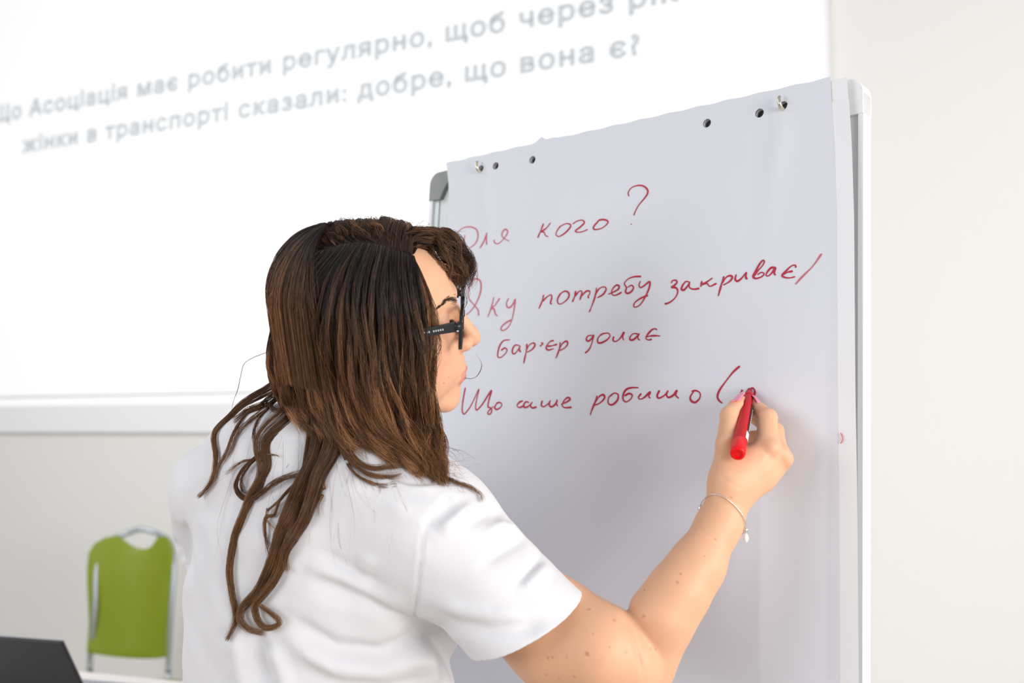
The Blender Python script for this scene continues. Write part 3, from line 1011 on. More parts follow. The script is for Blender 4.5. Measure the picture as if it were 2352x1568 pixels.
SH_R = P(1000, 1222, 1.130)        # right shoulder
SH_L = P(484, 1116, 1.300)         # left shoulder
NB = P(800, 1035, 1.205)           # base of the neck
NECK = [(hw_((-22, 0, -45)), 0.050), (P(806, 985, 1.205), 0.053), (P(795, 1080, 1.215), 0.062)]
CUFF = P(1213, 1443, 1.080)
ELB = P(1452, 1497, 1.050)
SLV_DIR = nz(CUFF - SH_R)
ELB_L = P(540, 1390, 1.43)


def shirt_sdf(p):
    d = torso_sdf(p)
    # shoulder yoke
    d = smin(d, chain(p, [(SH_L, 0.044), (P(590, 1062, 1.270), 0.056), (P(770, 1042, 1.225), 0.062), (P(905, 1135, 1.170), 0.062), (SH_R, 0.062)], 0.03), 0.035)
    d = smin(d, cone(p, P(640, 1040, 1.235), P(860, 1080, 1.19), 0.055, 0.052), 0.03)
    # sleeves
    d = smin(d, cone(p, SH_R, CUFF + SLV_DIR * 0.06, 0.064, 0.0675), 0.035)
    d = smin(d, cone(p, SH_L, P(498, 1235, 1.345), 0.047, 0.0545), 0.022)
    return d


WR = P(1689, 1112, 1.105)


def arm_sdf(p):
    d = chain(p, [(SH_R, 0.050), (P(1290, 1466, 1.085), 0.0530), (P(1380, 1494, 1.056), 0.0425), (P(1440, 1525, 1.056), 0.036)], 0.02)
    e = chain(p, [(P(1490, 1530, 1.070), 0.0275), (P(1522, 1415, 1.066), 0.0325), (P(1560, 1358, 1.070), 0.0305), (P(1600, 1300, 1.078), 0.0275),
                  (P(1652, 1204, 1.093), 0.0222), (WR, 0.0222)], 0.012)
    return smin(d, e, 0.005)


# ---- hand, joints as (pixel x, pixel y, depth), radius
def J(px, py, d, r):
    return (P(px, py, d), r)


PALM_W = [J(1672, 1108, 1.098, 0.0175), J(1702, 1116, 1.106, 0.0165)]
MCP = [J(1760, 1030, 1.112, 0.0133), J(1783, 1044, 1.122, 0.0125), J(1792, 1056, 1.124, 0.0113), J(1770, 1078, 1.122, 0.0112)]
FINGERS = [
    [MCP[0], J(1764, 959, 1.140, 0.0098), J(1744, 944, 1.160, 0.0088), J(1731, 928, 1.174, 0.0076)],
    [MCP[1], J(1781, 990, 1.146, 0.0092), J(1752, 968, 1.163, 0.0085), J(1722, 952, 1.176, 0.0076)],
    [MCP[2], J(1785, 1020, 1.145, 0.0088), J(1752, 1004, 1.162, 0.0082), J(1722, 1004, 1.166, 0.0074)],
    [MCP[3], J(1772, 1058, 1.146, 0.0080), J(1750, 1036, 1.160, 0.0074), J(1730, 1034, 1.160, 0.0068)],
]
THUMB = [J(1671, 1082, 1.104, 0.0165), J(1671, 1020, 1.112, 0.0122), J(1675, 953, 1.140, 0.0096), J(1690, 936, 1.157, 0.0088), J(1701, 922, 1.170, 0.0074)]


def palm_sdf(p):
    d = None
    for i, m in enumerate(MCP):
        w0 = PALM_W[0] if i < 2 else PALM_W[1]
        mid = ((w0[0] + m[0]) / 2, 0.0155)
        e = chain(p, [w0, mid, m], 0.01)
        d = e if d is None else smin(d, e, 0.010)
    # palm body and web between thumb and index, below the pen
    d = smin(d, cone(p, P(1700, 1075, 1.118), P(1745, 1050, 1.135), 0.017, 0.015), 0.012)
    d = smin(d, cone(p, P(1683, 1055, 1.134), P(1735, 1035, 1.146), 0.009, 0.010), 0.012)
    return d


def hand_sdf(p):
    pm = palm_sdf(p)
    out = None
    for i, f in enumerate(FINGERS):
        e = smin(pm, chain(p, f, 0.0035), 0.006)
        out = e if out is None else np.minimum(out, e)
    e = smin(pm, chain(p, THUMB, 0.004), 0.010)
    out = np.minimum(out, e)
    for c, r in MCP[:3]:
        out = smin(out, np.linalg.norm(p - (c - FWD * 0.0092 + UPV * 0.002 + RIGHT * 0.003), axis=1) - 0.0088, 0.004)   # knuckles
    return out


hand_c = cull(hand_sdf, P(1725, 1010, 1.135), 0.125)
arm_c = cull(arm_sdf, P(1400, 1350, 1.09), 0.42)


def neck_sdf(p):
    return chain(p, NECK, 0.02)


LARM = [(SH_L, 0.040), (ELB_L, 0.038), (P(640, 1500, 1.50), 0.028), (P(690, 1470, 1.52), 0.026)]


def body_sdf(p):
    d = smin(head_sdf(p), cull(neck_sdf, NECK[1][0], 0.17)(p), 0.012)
    t = shirt_sdf(p) + 0.014
    t = np.maximum(t, (p - CUFF) @ SLV_DIR + 0.05)
    t = np.maximum(t, 0.86 - p[:, 2])
    d = smin(d, t, 0.02)
    a = smin(arm_c(p), hand_c(p), 0.014)
    d = smin(d, a, 0.012)
    d = np.minimum(d, chain(p, LARM, 0.015))
    return d


bv, bf = surface_nets(body_sdf, (-0.52, 0.90, 0.84), (0.36, 1.62, 1.60), 0.0019)

# ---- skin colour: the skin's own tones
base = np.array([0.72, 0.405, 0.250])
tint = np.tile(base, (len(bv), 1))
q = hl_(bv)


def blend(mask, col):
    m = np.clip(mask, 0, 1)[:, None]
    tint[:] = tint * (1 - m) + np.array(col) * m


near_head = np.linalg.norm(q, axis=1) < 170
upl = chain(q, [(c, r - 0.4) for c, r in LIP_U], 3)
lol = chain(q, [(c, r - 0.4) for c, r in LIP_L], 3)
lip = np.minimum(upl, lol)
face_soft = lambda c, r: np.exp(-(np.linalg.norm((q - np.array(c)) / np.array(r), axis=1)) ** 2)
blend(0.55 * face_soft((70, -42, -30), (22, 22, 20)) * near_head, (0.80, 0.34, 0.25))
blend(0.35 * face_soft((112, 0, -22), (10, 14, 10)) * near_head, (0.82, 0.36, 0.27))
blend(0.4 * face_soft((98, -12, -30), (8, 6, 8)) * near_head, (0.75, 0.28, 0.20))
blend(0.45 * face_soft((80, -34, 14), (10, 14, 7)) * near_head, (0.74, 0.36, 0.30))
blend(np.clip((1.6 - lip) / 1.6, 0, 1) * near_head, (0.58, 0.17, 0.165))
# moles and freckles on the arm, the face
fx, fy, fz = proj(bv)
MOLES = [(1478, 1415, 4.5), (1557, 1337, 3.0), (1353, 1399, 3.2), (1349, 1502, 4.5), (1258, 1511, 3.2), (1270, 1510, 2.5), (1412, 1424, 2.6), (1362, 1455, 2.6), (1644, 1238, 2.8),
         (1617, 1277, 2.0), (1564, 1318, 2.5), (1480, 1355, 2.5), (1494, 1487, 2.5), (1506, 1490, 2.8), (1302, 1506, 2.5), (1256, 1549, 2.6), (1284, 1559, 2.4), (1320, 1553, 2.6),
         (1400, 1485, 2.4), (1438, 1498, 2.2), (1372, 1517, 2.2), (1020, 880, 2.2), (1031, 866, 1.6), (1680, 1142, 2.0)]
for mx, my, mr in MOLES:
    d = np.hypot(fx - mx, fy - my)
    blend(0.6 * np.clip((mr - d) / 1.2 + 0.5, 0, 1) * (fz < 1.25), (0.42, 0.15, 0.08))
# redder knuckles
for c, r in MCP[:3] + [FINGERS[0][1]]:
    blend(0.30 * np.exp(-(np.linalg.norm(bv - c, axis=1) / 0.016) ** 2), (0.80, 0.36, 0.26))
# wrist creases
body = mesh_obj('body', bv, bf, M['skin'], woman, tint=tint)
sm = body.modifiers.new('smooth', 'SMOOTH'); sm.factor = 0.5; sm.iterations = 2

# fingernails
def nail(px0, py0, d0, px1, py1, d1, wd, nrm):
    a = P(px0, py0, d0); b = P(px1, py1, d1)
    T = nz(b - a); N = nz(nrm - T * (nrm @ T)); S = np.cross(T, N)
    n, k = 12, 9
    L = np.linalg.norm(b - a)
    V = []
    for i in range(n):
        s = i / (n - 1)
        ww = wd * (1 - 0.75 * max(0, (s - 0.62) / 0.38) ** 2) * (0.8 + 0.2 * min(1, s * 5))
        for j in range(k):
            t = -1 + 2 * j / (k - 1)
            V.append(a + T * L * s + S * ww * t + N * (0.0026 * math.sqrt(max(0, 1 - 0.85 * t * t)) + 0.0010 * math.sin(math.pi * s)))
    Fs = [(i * k + j, i * k + j + 1, (i + 1) * k + j + 1, (i + 1) * k + j) for i in range(n - 1) for j in range(k - 1)]
    o = mesh_obj('fingernail', V, Fs, M['nail'], woman)
    so = o.modifiers.new('thick', 'SOLIDIFY'); so.thickness = 0.0008; so.offset = 0
    o['label'] = 'pink painted fingernail'
    return o


nail(1689, 925, 1.148, 1707, 905, 1.170, 0.0068, nz(UPV * 0.62 - RIGHT * 0.65 - FWD * 0.42))
nail(1743, 930, 1.160, 1727, 911, 1.179, 0.0048, nz(UPV * 0.80 + RIGHT * 0.58 - FWD * 0.05))

# eyes, brow, lashes
for s in (-1, 1):
    c = hw_((73.0, 32 * s, 11))
    bm = bmesh.new()
    bmesh.ops.create_uvsphere(bm, u_segments=24, v_segments=16, radius=0.0121)
    bmesh.ops.translate(bm, verts=bm.verts, vec=c)
    e = bm_obj('eye', bm, [M['eye'], M['iris']], woman, smooth=True)
    for pg in e.data.polygons:
        dv = nz(np.array(pg.center) - c) @ nz(hF - hU * 0.42)
        if dv > 0.88:
            pg.material_index = 1

# ------------------------------------------------------------------ T-SHIRT
sv, sf = surface_nets(shirt_sdf, (-0.55, 0.90, 0.80), (0.16, 1.60, 1.42), 0.0036)
nrm = normals_of(shirt_sdf, sv)
spx, spy, spz = proj(sv)
facing = np.clip(-(nrm * nz_ if False else (nrm * (ray(spx, spy) / np.linalg.norm(ray(spx, spy), axis=1, keepdims=True))).sum(1)), 0, 1)


def pl_dist(px, py, pts):
    """signed distance to a polyline in pixels, and how far along"""
    pts = np.asarray(pts, float)
    best = np.full(len(px), 1e9); sgn = np.zeros(len(px)); al = np.zeros(len(px))
    for i in range(len(pts) - 1):
        a, b = pts[i], pts[i + 1]
        ab = b - a
        t = ((px - a[0]) * ab[0] + (py - a[1]) * ab[1]) / (ab @ ab)
        tc_ = np.clip(t, 0, 1)
        dx = px - a[0] - tc_ * ab[0]; dy = py - a[1] - tc_ * ab[1]
        d = np.hypot(dx, dy)
        m = d < best
        best[m] = d[m]; sgn[m] = np.sign(ab[0] * dy - ab[1] * dx)[m]; al[m] = ((i + tc_) / (len(pts) - 1))[m]
    return best, sgn, al


FOLDS = [  # polyline, depth (m, negative = valley), width px
    ([(697, 1318), (786, 1356), (871, 1394), (952, 1437), (1010, 1468)], -0.0075, 20),
    ([(690, 1290), (790, 1325), (880, 1362), (960, 1400)], 0.0045, 22),
    ([(735, 1262), (775, 1290), (820, 1312), (880, 1345)], -0.003, 16),
    ([(655, 1410), (722, 1458), (769, 1488), (871, 1497), (948, 1467), (1000, 1440)], -0.0075, 22),
    ([(640, 1440), (710, 1495), (770, 1525), (870, 1535), (960, 1505), (1020, 1470)], 0.0075, 26),
    ([(800, 1373), (871, 1407), (948, 1433)], 0.004, 18),
    ([(680, 1500), (720, 1540), (790, 1570), (900, 1575), (1000, 1545)], -0.004, 20),
    ([(991, 1403), (1042, 1428), (1127, 1443), (1204, 1437), (1260, 1415)], -0.004, 17),
    ([(1000, 1375), (1060, 1400), (1130, 1412), (1220, 1400)], 0.003, 20),
    ([(974, 1210), (1010, 1178), (1045, 1150)], -0.0045, 16),
    ([(1000, 1222), (1050, 1185), (1085, 1160)], 0.0045, 15),
    ([(1050, 1210), (1090, 1188), (1130, 1170), (1160, 1190)], -0.0045, 14),
    ([(1110, 1225), (1150, 1205), (1185, 1220)], 0.0035, 13),
    ([(1180, 1345), (1205, 1318), (1226, 1292), (1242, 1268)], -0.004, 10),
    ([(1200, 1352), (1232, 1318), (1262, 1290)], 0.0022, 12),
    ([(1105, 1300), (1145, 1266), (1180, 1246), (1208, 1232)], -0.003, 12),
    ([(985, 1440), (1010, 1470), (1037, 1500), (1063, 1535), (1080, 1568)], -0.011, 20),
    ([(960, 1480), (985, 1530), (1000, 1580)], 0.006, 24),
    ([(540, 1440), (556, 1500), (575, 1580), (580, 1640)], 0.007, 22),
    ([(575, 1440), (600, 1500), (620, 1580)], -0.004, 20),
    ([(620, 1470), (650, 1530), (668, 1600)], 0.006, 22),
    ([(860, 1270), (842, 1305), (824, 1340)], 0.0035, 22),
    ([(470, 1180), (462, 1300), (455, 1420), (460, 1560)], -0.002, 26),
    ([(418, 1190), (425, 1260), (430, 1330)], -0.006, 12),
    ([(392, 1235), (402, 1262), (410, 1300)], -0.006, 9),
    ([(770, 1130), (830, 1125), (900, 1150), (950, 1190)], 0.003, 24),
    ([(600, 1120), (650, 1200), (690, 1290)], 0.002, 40),
    ([(880, 1085), (940, 1103), (1000, 1106)], -0.003, 9),
    ([(870, 1100), (940, 1118), (1010, 1120)], 0.003, 9),
]
disp = np.zeros(len(sv))
for pts, amp, wd in FOLDS:
    d, sg, al = pl_dist(spx, spy, pts)
    d2 = d * np.where(sg > 0, 0.75, 1.3)
    disp += 1.4 * amp * np.exp(-(d2 / wd) ** 2) * np.clip(np.sin(np.pi * np.clip(al, 0.04, 0.96)) * 1.6, 0, 1)
# sleeve seam ridge
d, sg, al = pl_dist(spx, spy, [(1030, 1140), (985, 1190), (969, 1241), (961, 1326), (954, 1428)])
disp += -0.0022 * np.exp(-(d / 4.5) ** 2) + 0.0010 * np.exp(-((d - 9) / 5.0) ** 2)
# soft overall wrinkling of the cloth
sn = (np.sin(sv @ np.array([31, 17, 43]) + 1.3) * np.sin(sv @ np.array([-23, 37, 29]) + 0.4) * 0.0016
      + np.sin(sv @ np.array([61, -43, 72])) * np.sin(sv @ np.array([47, 66, -39])) * 0.0007)
fw = np.clip((facing + 0.15) / 0.3, 0, 1)
sv = sv + nrm * (disp * fw + sn)[:, None]

# trim at the cuffs, the neck and the hem
me_ok = np.ones(len(sf), bool)
cen = sv[sf].mean(1)
ncut = neck_sdf(cen)
me_ok &= ~((ncut < 0.004) & (cen[:, 2] > NB[2] - 0.08))
shirt = mesh_obj('t_shirt', sv, sf[me_ok], M['shirt'], woman)
bm = bmesh.new(); bm.from_mesh(shirt.data)
Lc = P(440, 1262, 1.345); Ld = nz(Lc - SH_L)


def trim(center, direction, radius):
    gv = [v for v in bm.verts if (np.linalg.norm(np.array(v.co) - center) < radius and np.linalg.norm(np.cross(np.array(v.co) - CUFF, SLV_DIR)) < 0.088)]
    gs = set(gv)
    ge = [e for e in bm.edges if e.verts[0] in gs and e.verts[1] in gs]
    gf = [f for f in bm.faces if all(v in gs for v in f.verts)]
    bmesh.ops.bisect_plane(bm, geom=gv + ge + gf, plane_co=Vector(center), plane_no=Vector(direction), clear_outer=True, dist=1e-6)


cuff_n = nz(SLV_DIR + FWD * 0.42 + (RIGHT * -0.69 - UPV * 0.72) * 0.30)
trim(CUFF - SLV_DIR * 0.010, cuff_n, 0.150)
hem = [f for f in bm.faces if f.calc_center_median().z < 0.815]
bmesh.ops.delete(bm, geom=hem, context='FACES')
# keep only the largest piece
seen, best = set(), []
for v0 in bm.verts:
    if v0 in seen:
        continue
    st, comp = [v0], []
    seen.add(v0)
    while st:
        v = st.pop(); comp.append(v)
        for e in v.link_edges:
            o2 = e.other_vert(v)
            if o2 not in seen:
                seen.add(o2); st.append(o2)
    if len(comp) > len(best):
        best = comp
bs = set(best)
bmesh.ops.delete(bm, geom=[v for v in bm.verts if v not in bs], context='VERTS')
bm.to_mesh(shirt.data); bm.free()
shirt.data.polygons.foreach_set('use_smooth', np.ones(len(shirt.data.polygons), bool))
sm = shirt.modifiers.new('smooth', 'SMOOTH'); sm.factor = 0.5; sm.iterations = 2
so = shirt.modifiers.new('cloth', 'SOLIDIFY'); so.thickness = 0.0022; so.offset = -1
shirt['label'] = 'white cotton t-shirt with short sleeves'

# skin creases at the wrist and the inside of the elbow
co_ = np.zeros(len(body.data.vertices) * 3, np.float32); body.data.vertices.foreach_get('co', co_)
co_ = co_.reshape(-1, 3).astype(float)
bx_, by_, bz_ = proj(co_)
nb_ = np.zeros(len(co_) * 3, np.float32); body.data.vertices.foreach_get('normal', nb_); nb_ = nb_.reshape(-1, 3)
for pts, amp, wd in (([(1652, 1094), (1676, 1108), (1706, 1122)], 0.0007, 3.2), ([(1672, 1086), (1700, 1096), (1725, 1108)], 0.0005, 3.0),
                     ([(1428, 1412), (1448, 1452), (1466, 1500), (1476, 1545)], 0.0022, 5.0),
                     ([(1735, 1085), (1752, 1062), (1762, 1042)], -0.0008, 7.0), ([(1750, 1092), (1772, 1072), (1786, 1054)], -0.0008, 6.0)):
    d, sg, al = pl_dist(bx_, by_, pts)
    k_ = amp * np.exp(-(d / wd) ** 2) * (bz_ < 1.16) * np.clip(np.sin(np.pi * np.clip(al, 0.05, 0.95)) * 2, 0, 1)
    co_ -= nb_ * k_[:, None]
body.data.vertices.foreach_set('co', co_.astype(np.float32).ravel())
body.data.update()

# trousers and shoes, below the picture's edge
tcol = TC[0]
hip = lambda s: np.array([tcol[0], tcol[1], 0.80]) + tR * 0.075 * s
def trouser_sdf(p):
    d = None
    for s in (-1, 1):
        e = chain(p, [(hip(s), 0.085), (np.array([tcol[0], tcol[1], 0.47]) + tR * 0.10 * s + tF * 0.02, 0.066), (np.array([tcol[0], tcol[1], 0.10]) + tR * 0.11 * s, 0.055)], 0.03)
        f = cone(p, np.array([tcol[0], tcol[1], 0.045]) + tR * 0.11 * s - tF * 0.03, np.array([tcol[0], tcol[1], 0.038]) + tR * 0.12 * s + tF * 0.16, 0.042, 0.036)
        e = smin(e, f, 0.03)
        d = e if d is None else smin(d, e, 0.02)
    d = smin(d, ell(p, np.array([tcol[0], tcol[1], 0.88]), (0.11, 0.10, 0.10)), 0.03)
    return np.maximum(d, 0.002 - p[:, 2])


tv, tf = surface_nets(trouser_sdf, (tcol[0] - 0.35, tcol[1] - 0.3, -0.01), (tcol[0] + 0.35, tcol[1] + 0.35, 1.02), 0.010)
mesh_obj('trousers', tv, tf, M['denim'], woman)

# ------------------------------------------------------------------ MARKER
mk = thing('marker', 'red marker pen held in the hand against the paper', 'marker')
tip = BOARD.at(*b_uv(1722, 893, 0.004), 0.004)
end = P(1694, 1043, 1.074)
ax = nz(end - tip); PL = np.linalg.norm(end - tip)
sc_ = PL / 0.125
pr = lambda l: [(s * sc_, r) for s, r in l]
lathe_obj('nib', pr([(0.0, 0.0012), (0.001, 0.0022), (0.005, 0.0034), (0.011, 0.0042)]), tip, end, M['pen_tip'], mk)
lathe_obj('grip_collar', pr([(0.010, 0.0046), (0.013, 0.0050), (0.0135, 0.0056), (0.017, 0.0058), (0.0172, 0.0053), (0.021, 0.0055), (0.024, 0.0062)]), tip, end, M['pen'], mk)
lathe_obj('barrel', pr([(0.024, 0.0062), (0.032, 0.0068), (0.045, 0.0072), (0.104, 0.0076)]), tip, end, M['pen'], mk)
lathe_obj('end_plug', pr([(0.104, 0.0077), (0.1045, 0.0080), (0.122, 0.0080), (0.1242, 0.0076), (0.125, 0.0066), (0.1250, 0.0050), (0.1238, 0.0046), (0.1238, 0.001)]), tip, end, M['pen_bright'], mk)
# wrap label on the barrel, its dark side to the right
la = nz(np.cross(ax, [0, 1, 0.2])); lb = np.cross(ax, la)


def wrap(name, s0, s1, a0, a1, r, m):
    n, k = 2, 14
    V = []
    c_dir = nz(RIGHT - ax * (RIGHT @ ax)); d_dir = np.cross(ax, c_dir)
    if d_dir @ FWD > 0:
        d_dir = -d_dir
    for i in range(n):
        s = (s0 + (s1 - s0) * i / (n - 1)) * sc_
        for j in range(k):
            a = math.radians(a0 + (a1 - a0) * j / (k - 1))
            V.append(tip + ax * s + r * (c_dir * math.cos(a) + d_dir * math.sin(a)))
    Fs = [(i * k + j, i * k + j + 1, (i + 1) * k + j + 1, (i + 1) * k + j) for i in range(n - 1) for j in range(k - 1)]
    return mesh_obj(name, V, Fs, m, mk)


wrap('label', 0.036, 0.096, -80, 42, 0.0078, M['pen_label'])
for s0 in np.arange(0.045, 0.085, 0.0042):
    wrap('label_print', s0, s0 + 0.0028, 8, 22, 0.0079, M['white_print'])
wrap('label_patch', 0.090, 0.1025, 0, 48, 0.0080, M['white_print'])

# ------------------------------------------------------------------ BRACELET
br = thing('bracelet', 'thin silver chain bracelet with a white drop charm on her wrist', 'bracelet')
bc = P(1655, 1183, 1.097)
bax = nz(P(1690, 1108, 1.105) - P(1620, 1262, 1.088))
pn = nz(bax + FWD * 0.55 + (RIGHT * 0.88 - UPV * 0.476) * 0.30)
ba = nz(np.cross(pn, FWD)); bb = np.cross(pn, ba)
loop = []
for k in range(120):
    th = 2 * math.pi * k / 120
    dr = ba * math.cos(th) + bb * math.sin(th)
    rr = np.linspace(0.005, 0.09, 400)
    v = np.minimum(smin(arm_sdf(bc + dr * rr[:, None]), hand_sdf(bc + dr * rr[:, None]), 0.014), 1.0)
    r = rr[np.argmax(v > 0.0009)] if (v > 0.0009).any() else 0.03
    loop.append(r)
loop = np.array(loop); loop = np.convolve(np.r_[loop[-4:], loop, loop[:4]], np.ones(9) / 9, 'valid') + 0.0004
pts = np.array([bc + (ba * math.cos(2 * math.pi * k / 120) + bb * math.sin(2 * math.pi * k / 120)) * loop[k] for k in range(120)])
pts = np.vstack([pts, pts[:1]])
# links: alternate flattened beads along the loop
dn = spline(pts, 480)
rad = 0.00040 + 0.00024 * np.abs(np.sin(np.arange(480) * math.pi / 4))
tube_obj('chain', dn, rad, M['silver'], br, sides=8)
bxp, byp, _ = proj(pts)


def bead(name, c, rx, m):
    bm = bmesh.new()
    bmesh.ops.create_uvsphere(bm, u_segments=16, v_segments=12, radius=1.0)
    for v in bm.verts:
        v.co = Vector(c + RIGHT * v.co.x * rx[0] + np.array([0, 1, 0]) * v.co.y * rx[0] + np.array([0, 0, 1.0]) * v.co.z * rx[1])
    return bm_obj(name, bm, m, br, smooth=True)


front = [(i, bxp[i], byp[i]) for i in range(120) if (pts[i] - bc) @ FWD < 0.012]
il = min(range(120), key=lambda i: bxp[i]); ir = min(range(120), key=lambda i: abs(bxp[i] - 1693) + abs(byp[i] - 1212) + (200 if (pts[i] - bc) @ FWD > 0.01 else 0))
bead('clasp', pts[il], (0.0028, 0.0036), M['silver'])
bead('charm_ring', pts[ir] - np.array([0, 0, 0.002]), (0.0026, 0.0030), M['silver'])
bead('drop_charm', pts[ir] - np.array([0, 0, 0.010]) - FWD * 0.001, (0.0027, 0.0046), M['pearl'])

# ------------------------------------------------------------------ GLASSES
gl = thing('eyeglasses', 'black rectangular eyeglasses on the woman\'s face', 'eyeglasses')
GX, GZ = 99.0, 4.0
pt_ = math.radians(5)          # the front leans in at the bottom


def gpt(y, z, x=0.0):
    """point of the spectacle front: y across, z up, x forward (mm)"""
    wrap_ = -0.0003 * y * y
    return hw_((GX + x + wrap_ + math.sin(pt_) * z, y, GZ + math.cos(pt_) * z))


def rim_outline(c, hwid, hhei, r, n=7):
    out = []
    for sx, sy, a0 in ((1, 1, 0), (-1, 1, 90), (-1, -1, 180), (1, -1, 270)):
        for k in range(n):
            a = math.radians(a0 + 90 * k / (n - 1))
            out.append((c + sx * (hwid - r) + r * math.cos(a), sy * (hhei - r) + r * math.sin(a)))
    return out


for s in (-1, 1):
    c = 33 * s
    o_ = rim_outline(c, 27.5, 19.5, 8); i_ = rim_outline(c, 24.3, 16.3, 6)
    n = len(o_)
    V = [gpt(y, z, 2.0) for y, z in o_] + [gpt(y, z, 2.0) for y, z in i_] + [gpt(y, z, -2.0) for y, z in o_] + [gpt(y, z, -2.0) for y, z in i_]
    Fs = []
    for k in range(n):
        j = (k + 1) % n
        Fs += [(k, j, n + j, n + k), (2 * n + k, 3 * n + k, 3 * n + j, 2 * n + j), (k, 2 * n + k, 2 * n + j, j), (n + k, n + j, 3 * n + j, 3 * n + k)]
    o = mesh_obj('rim', V, Fs, M['acetate'], gl, smooth=False)
    be = o.modifiers.new('b', 'BEVEL'); be.width = 0.0007; be.segments = 2
    V = [gpt(y, z, 0.4) for y, z in i_] + [gpt(y, z, -0.8) for y, z in i_]
    Fs = [tuple(range(n)), tuple(range(2 * n - 1, n - 1, -1))] + [(k, (k + 1) % n, n + (k + 1) % n, n + k) for k in range(n)]
    mesh_obj('lens', V, Fs, M['glass'], gl, smooth=False)
    # temple: flat bar from the hinge block back to the ear
    hy = 64.5 * s
    rows = []
    for t_ in np.linspace(0, 1, 24):
        x = 2 - 108 * t_
        drop = -24 * max(0, (t_ - 0.84) / 0.16) ** 1.4
        yy = (62 + 13.5 * math.sin(min(1, t_ * 1.1) * math.pi / 2)) * s
        zc = 9.5 - 7.0 * t_ + drop
        hh = 5.6 - 1.8 * min(1, t_ * 1.6)
        rows.append([(x, yy + 1.6 * s, zc + hh), (x, yy + 1.6 * s, zc - hh), (x, yy - 1.6 * s, zc - hh), (x, yy - 1.6 * s, zc + hh)])
    V = [hw_((GX - 7 + p_[0], p_[1], GZ + p_[2])) for rw in rows for p_ in rw]
    Fs = [(4 * i + a, 4 * i + (a + 1) % 4, 4 * (i + 1) + (a + 1) % 4, 4 * (i + 1) + a) for i in range(23) for a in range(4)] + [(0, 1, 2, 3), (95, 94, 93, 92)]
    tmp = mesh_obj('temple', V, Fs, M['acetate'], gl, smooth=False)
    be = tmp.modifiers.new('b', 'BEVEL'); be.width = 0.0008; be.segments = 2
    # small silver writing on the temple
    for k in range(10):
        if k == 5:
            continue
        t_ = 0.13 + 0.022 * k
        yy = (62 + 13.5 * math.sin(min(1, t_ * 1.1) * math.pi / 2) + 1.75) * s
        zc = 9.5 - 7.0 * t_
        x = GX - 7 + 2 - 108 * t_
        V = [hw_((x + a, yy, GZ + zc + b)) for a, b in ((-0.7, -1.0), (0.7, -1.0), (0.7, 1.0), (-0.7, 1.0))]
        mesh_obj('temple_print', V, [(0, 1, 2, 3)], M['print'], tmp, smooth=False)
    tube_obj('hinge_block', [gpt(60 * s, 9.5, 0), hw_((GX - 7, 63 * s, GZ + 9.4))], 0.0042, M['acetate'], gl, sides=8)
    tube_obj('nose_pad', [gpt(9 * s, -3, -2), gpt(8 * s, -9, -5)], 0.0022, M['acetate'], gl, sides=8)
tube_obj('bridge', [gpt(y, 6 - 0.02 * y * y, 0.6) for y in np.linspace(-9, 9, 9)], 0.0023, M['acetate'], gl)

# ================================================================== HAIR
hair = thing_hair = bpy.data.objects.new('hair', None)
link(hair, woman)
hair['label'] = 'long loose wavy brown hair'


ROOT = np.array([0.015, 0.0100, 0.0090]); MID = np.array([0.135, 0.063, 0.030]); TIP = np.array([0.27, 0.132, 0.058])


# the dense dark hair close to the scalp, under the strands
def cap_sdf(p):
    q = hl_(p)
    d = ell(q, (-14, 0, 37), (87, 75, 74))
    d = smin(d, chain(q, [((-10, -58, 20), 28), ((0, -58, -40), 30), ((2, -52, -95), 24)], 10), 20)
    d = smin(d, chain(q, [((-56, -10, 10), 40), ((-58, -14, -50), 36), ((-56, -20, -95), 22)], 10), 20)
    d = smin(d, chain(q, [((-20, 55, 20), 28), ((-10, 58, -40), 28), ((-10, 55, -90), 20)], 10), 20)
    cut = (q[:, 0] - (34 - 0.10 * np.clip(q[:, 2], -80, 60) + 22 * np.clip((q[:, 2] - 45) / 40, 0, 1)))
    face = smax(d, cut, 8)
    return face * HS


cv, cf = surface_nets(cap_sdf, HO - 0.19, HO + 0.19, 0.003)
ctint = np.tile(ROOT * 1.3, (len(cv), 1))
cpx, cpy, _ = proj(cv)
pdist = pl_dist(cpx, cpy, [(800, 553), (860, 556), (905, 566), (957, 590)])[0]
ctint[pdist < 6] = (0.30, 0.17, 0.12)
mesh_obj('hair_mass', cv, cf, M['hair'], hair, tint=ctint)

# depth of the nearest surface of head, hair mass and shirt on an 8 px lattice
ZX0, ZY0, ZS = 380, 440, 7.0
ZN = (118, 176)
zmap = np.full(ZN, np.inf)
for vv_ in (bv, sv, cv):
    x_, y_, z_ = proj(vv_)
    i_ = np.floor((x_ - ZX0) / ZS).astype(int); j_ = np.floor((y_ - ZY0) / ZS).astype(int)
    ok_ = (i_ >= 0) & (j_ >= 0) & (i_ < ZN[0]) & (j_ < ZN[1])
    np.minimum.at(zmap, (i_[ok_], j_[ok_]), z_[ok_])
known = np.isfinite(zmap)
zf_ = np.where(known, zmap, 0.0)
for _ in range(60):
    if known.all():
        break
    acc = np.zeros(ZN); cnt = np.zeros(ZN)
    for dx_ in (-1, 0, 1):
        for dy_ in (-1, 0, 1):
            pk = np.pad(known, 1)[1 + dx_:1 + dx_ + ZN[0], 1 + dy_:1 + dy_ + ZN[1]]
            pz = np.pad(zf_, 1)[1 + dx_:1 + dx_ + ZN[0], 1 + dy_:1 + dy_ + ZN[1]]
            acc += pz * pk; cnt += pk
    new = ~known & (cnt > 0)
    zf_[new] = acc[new] / cnt[new]; known |= new
zf_[~known] = 1.2


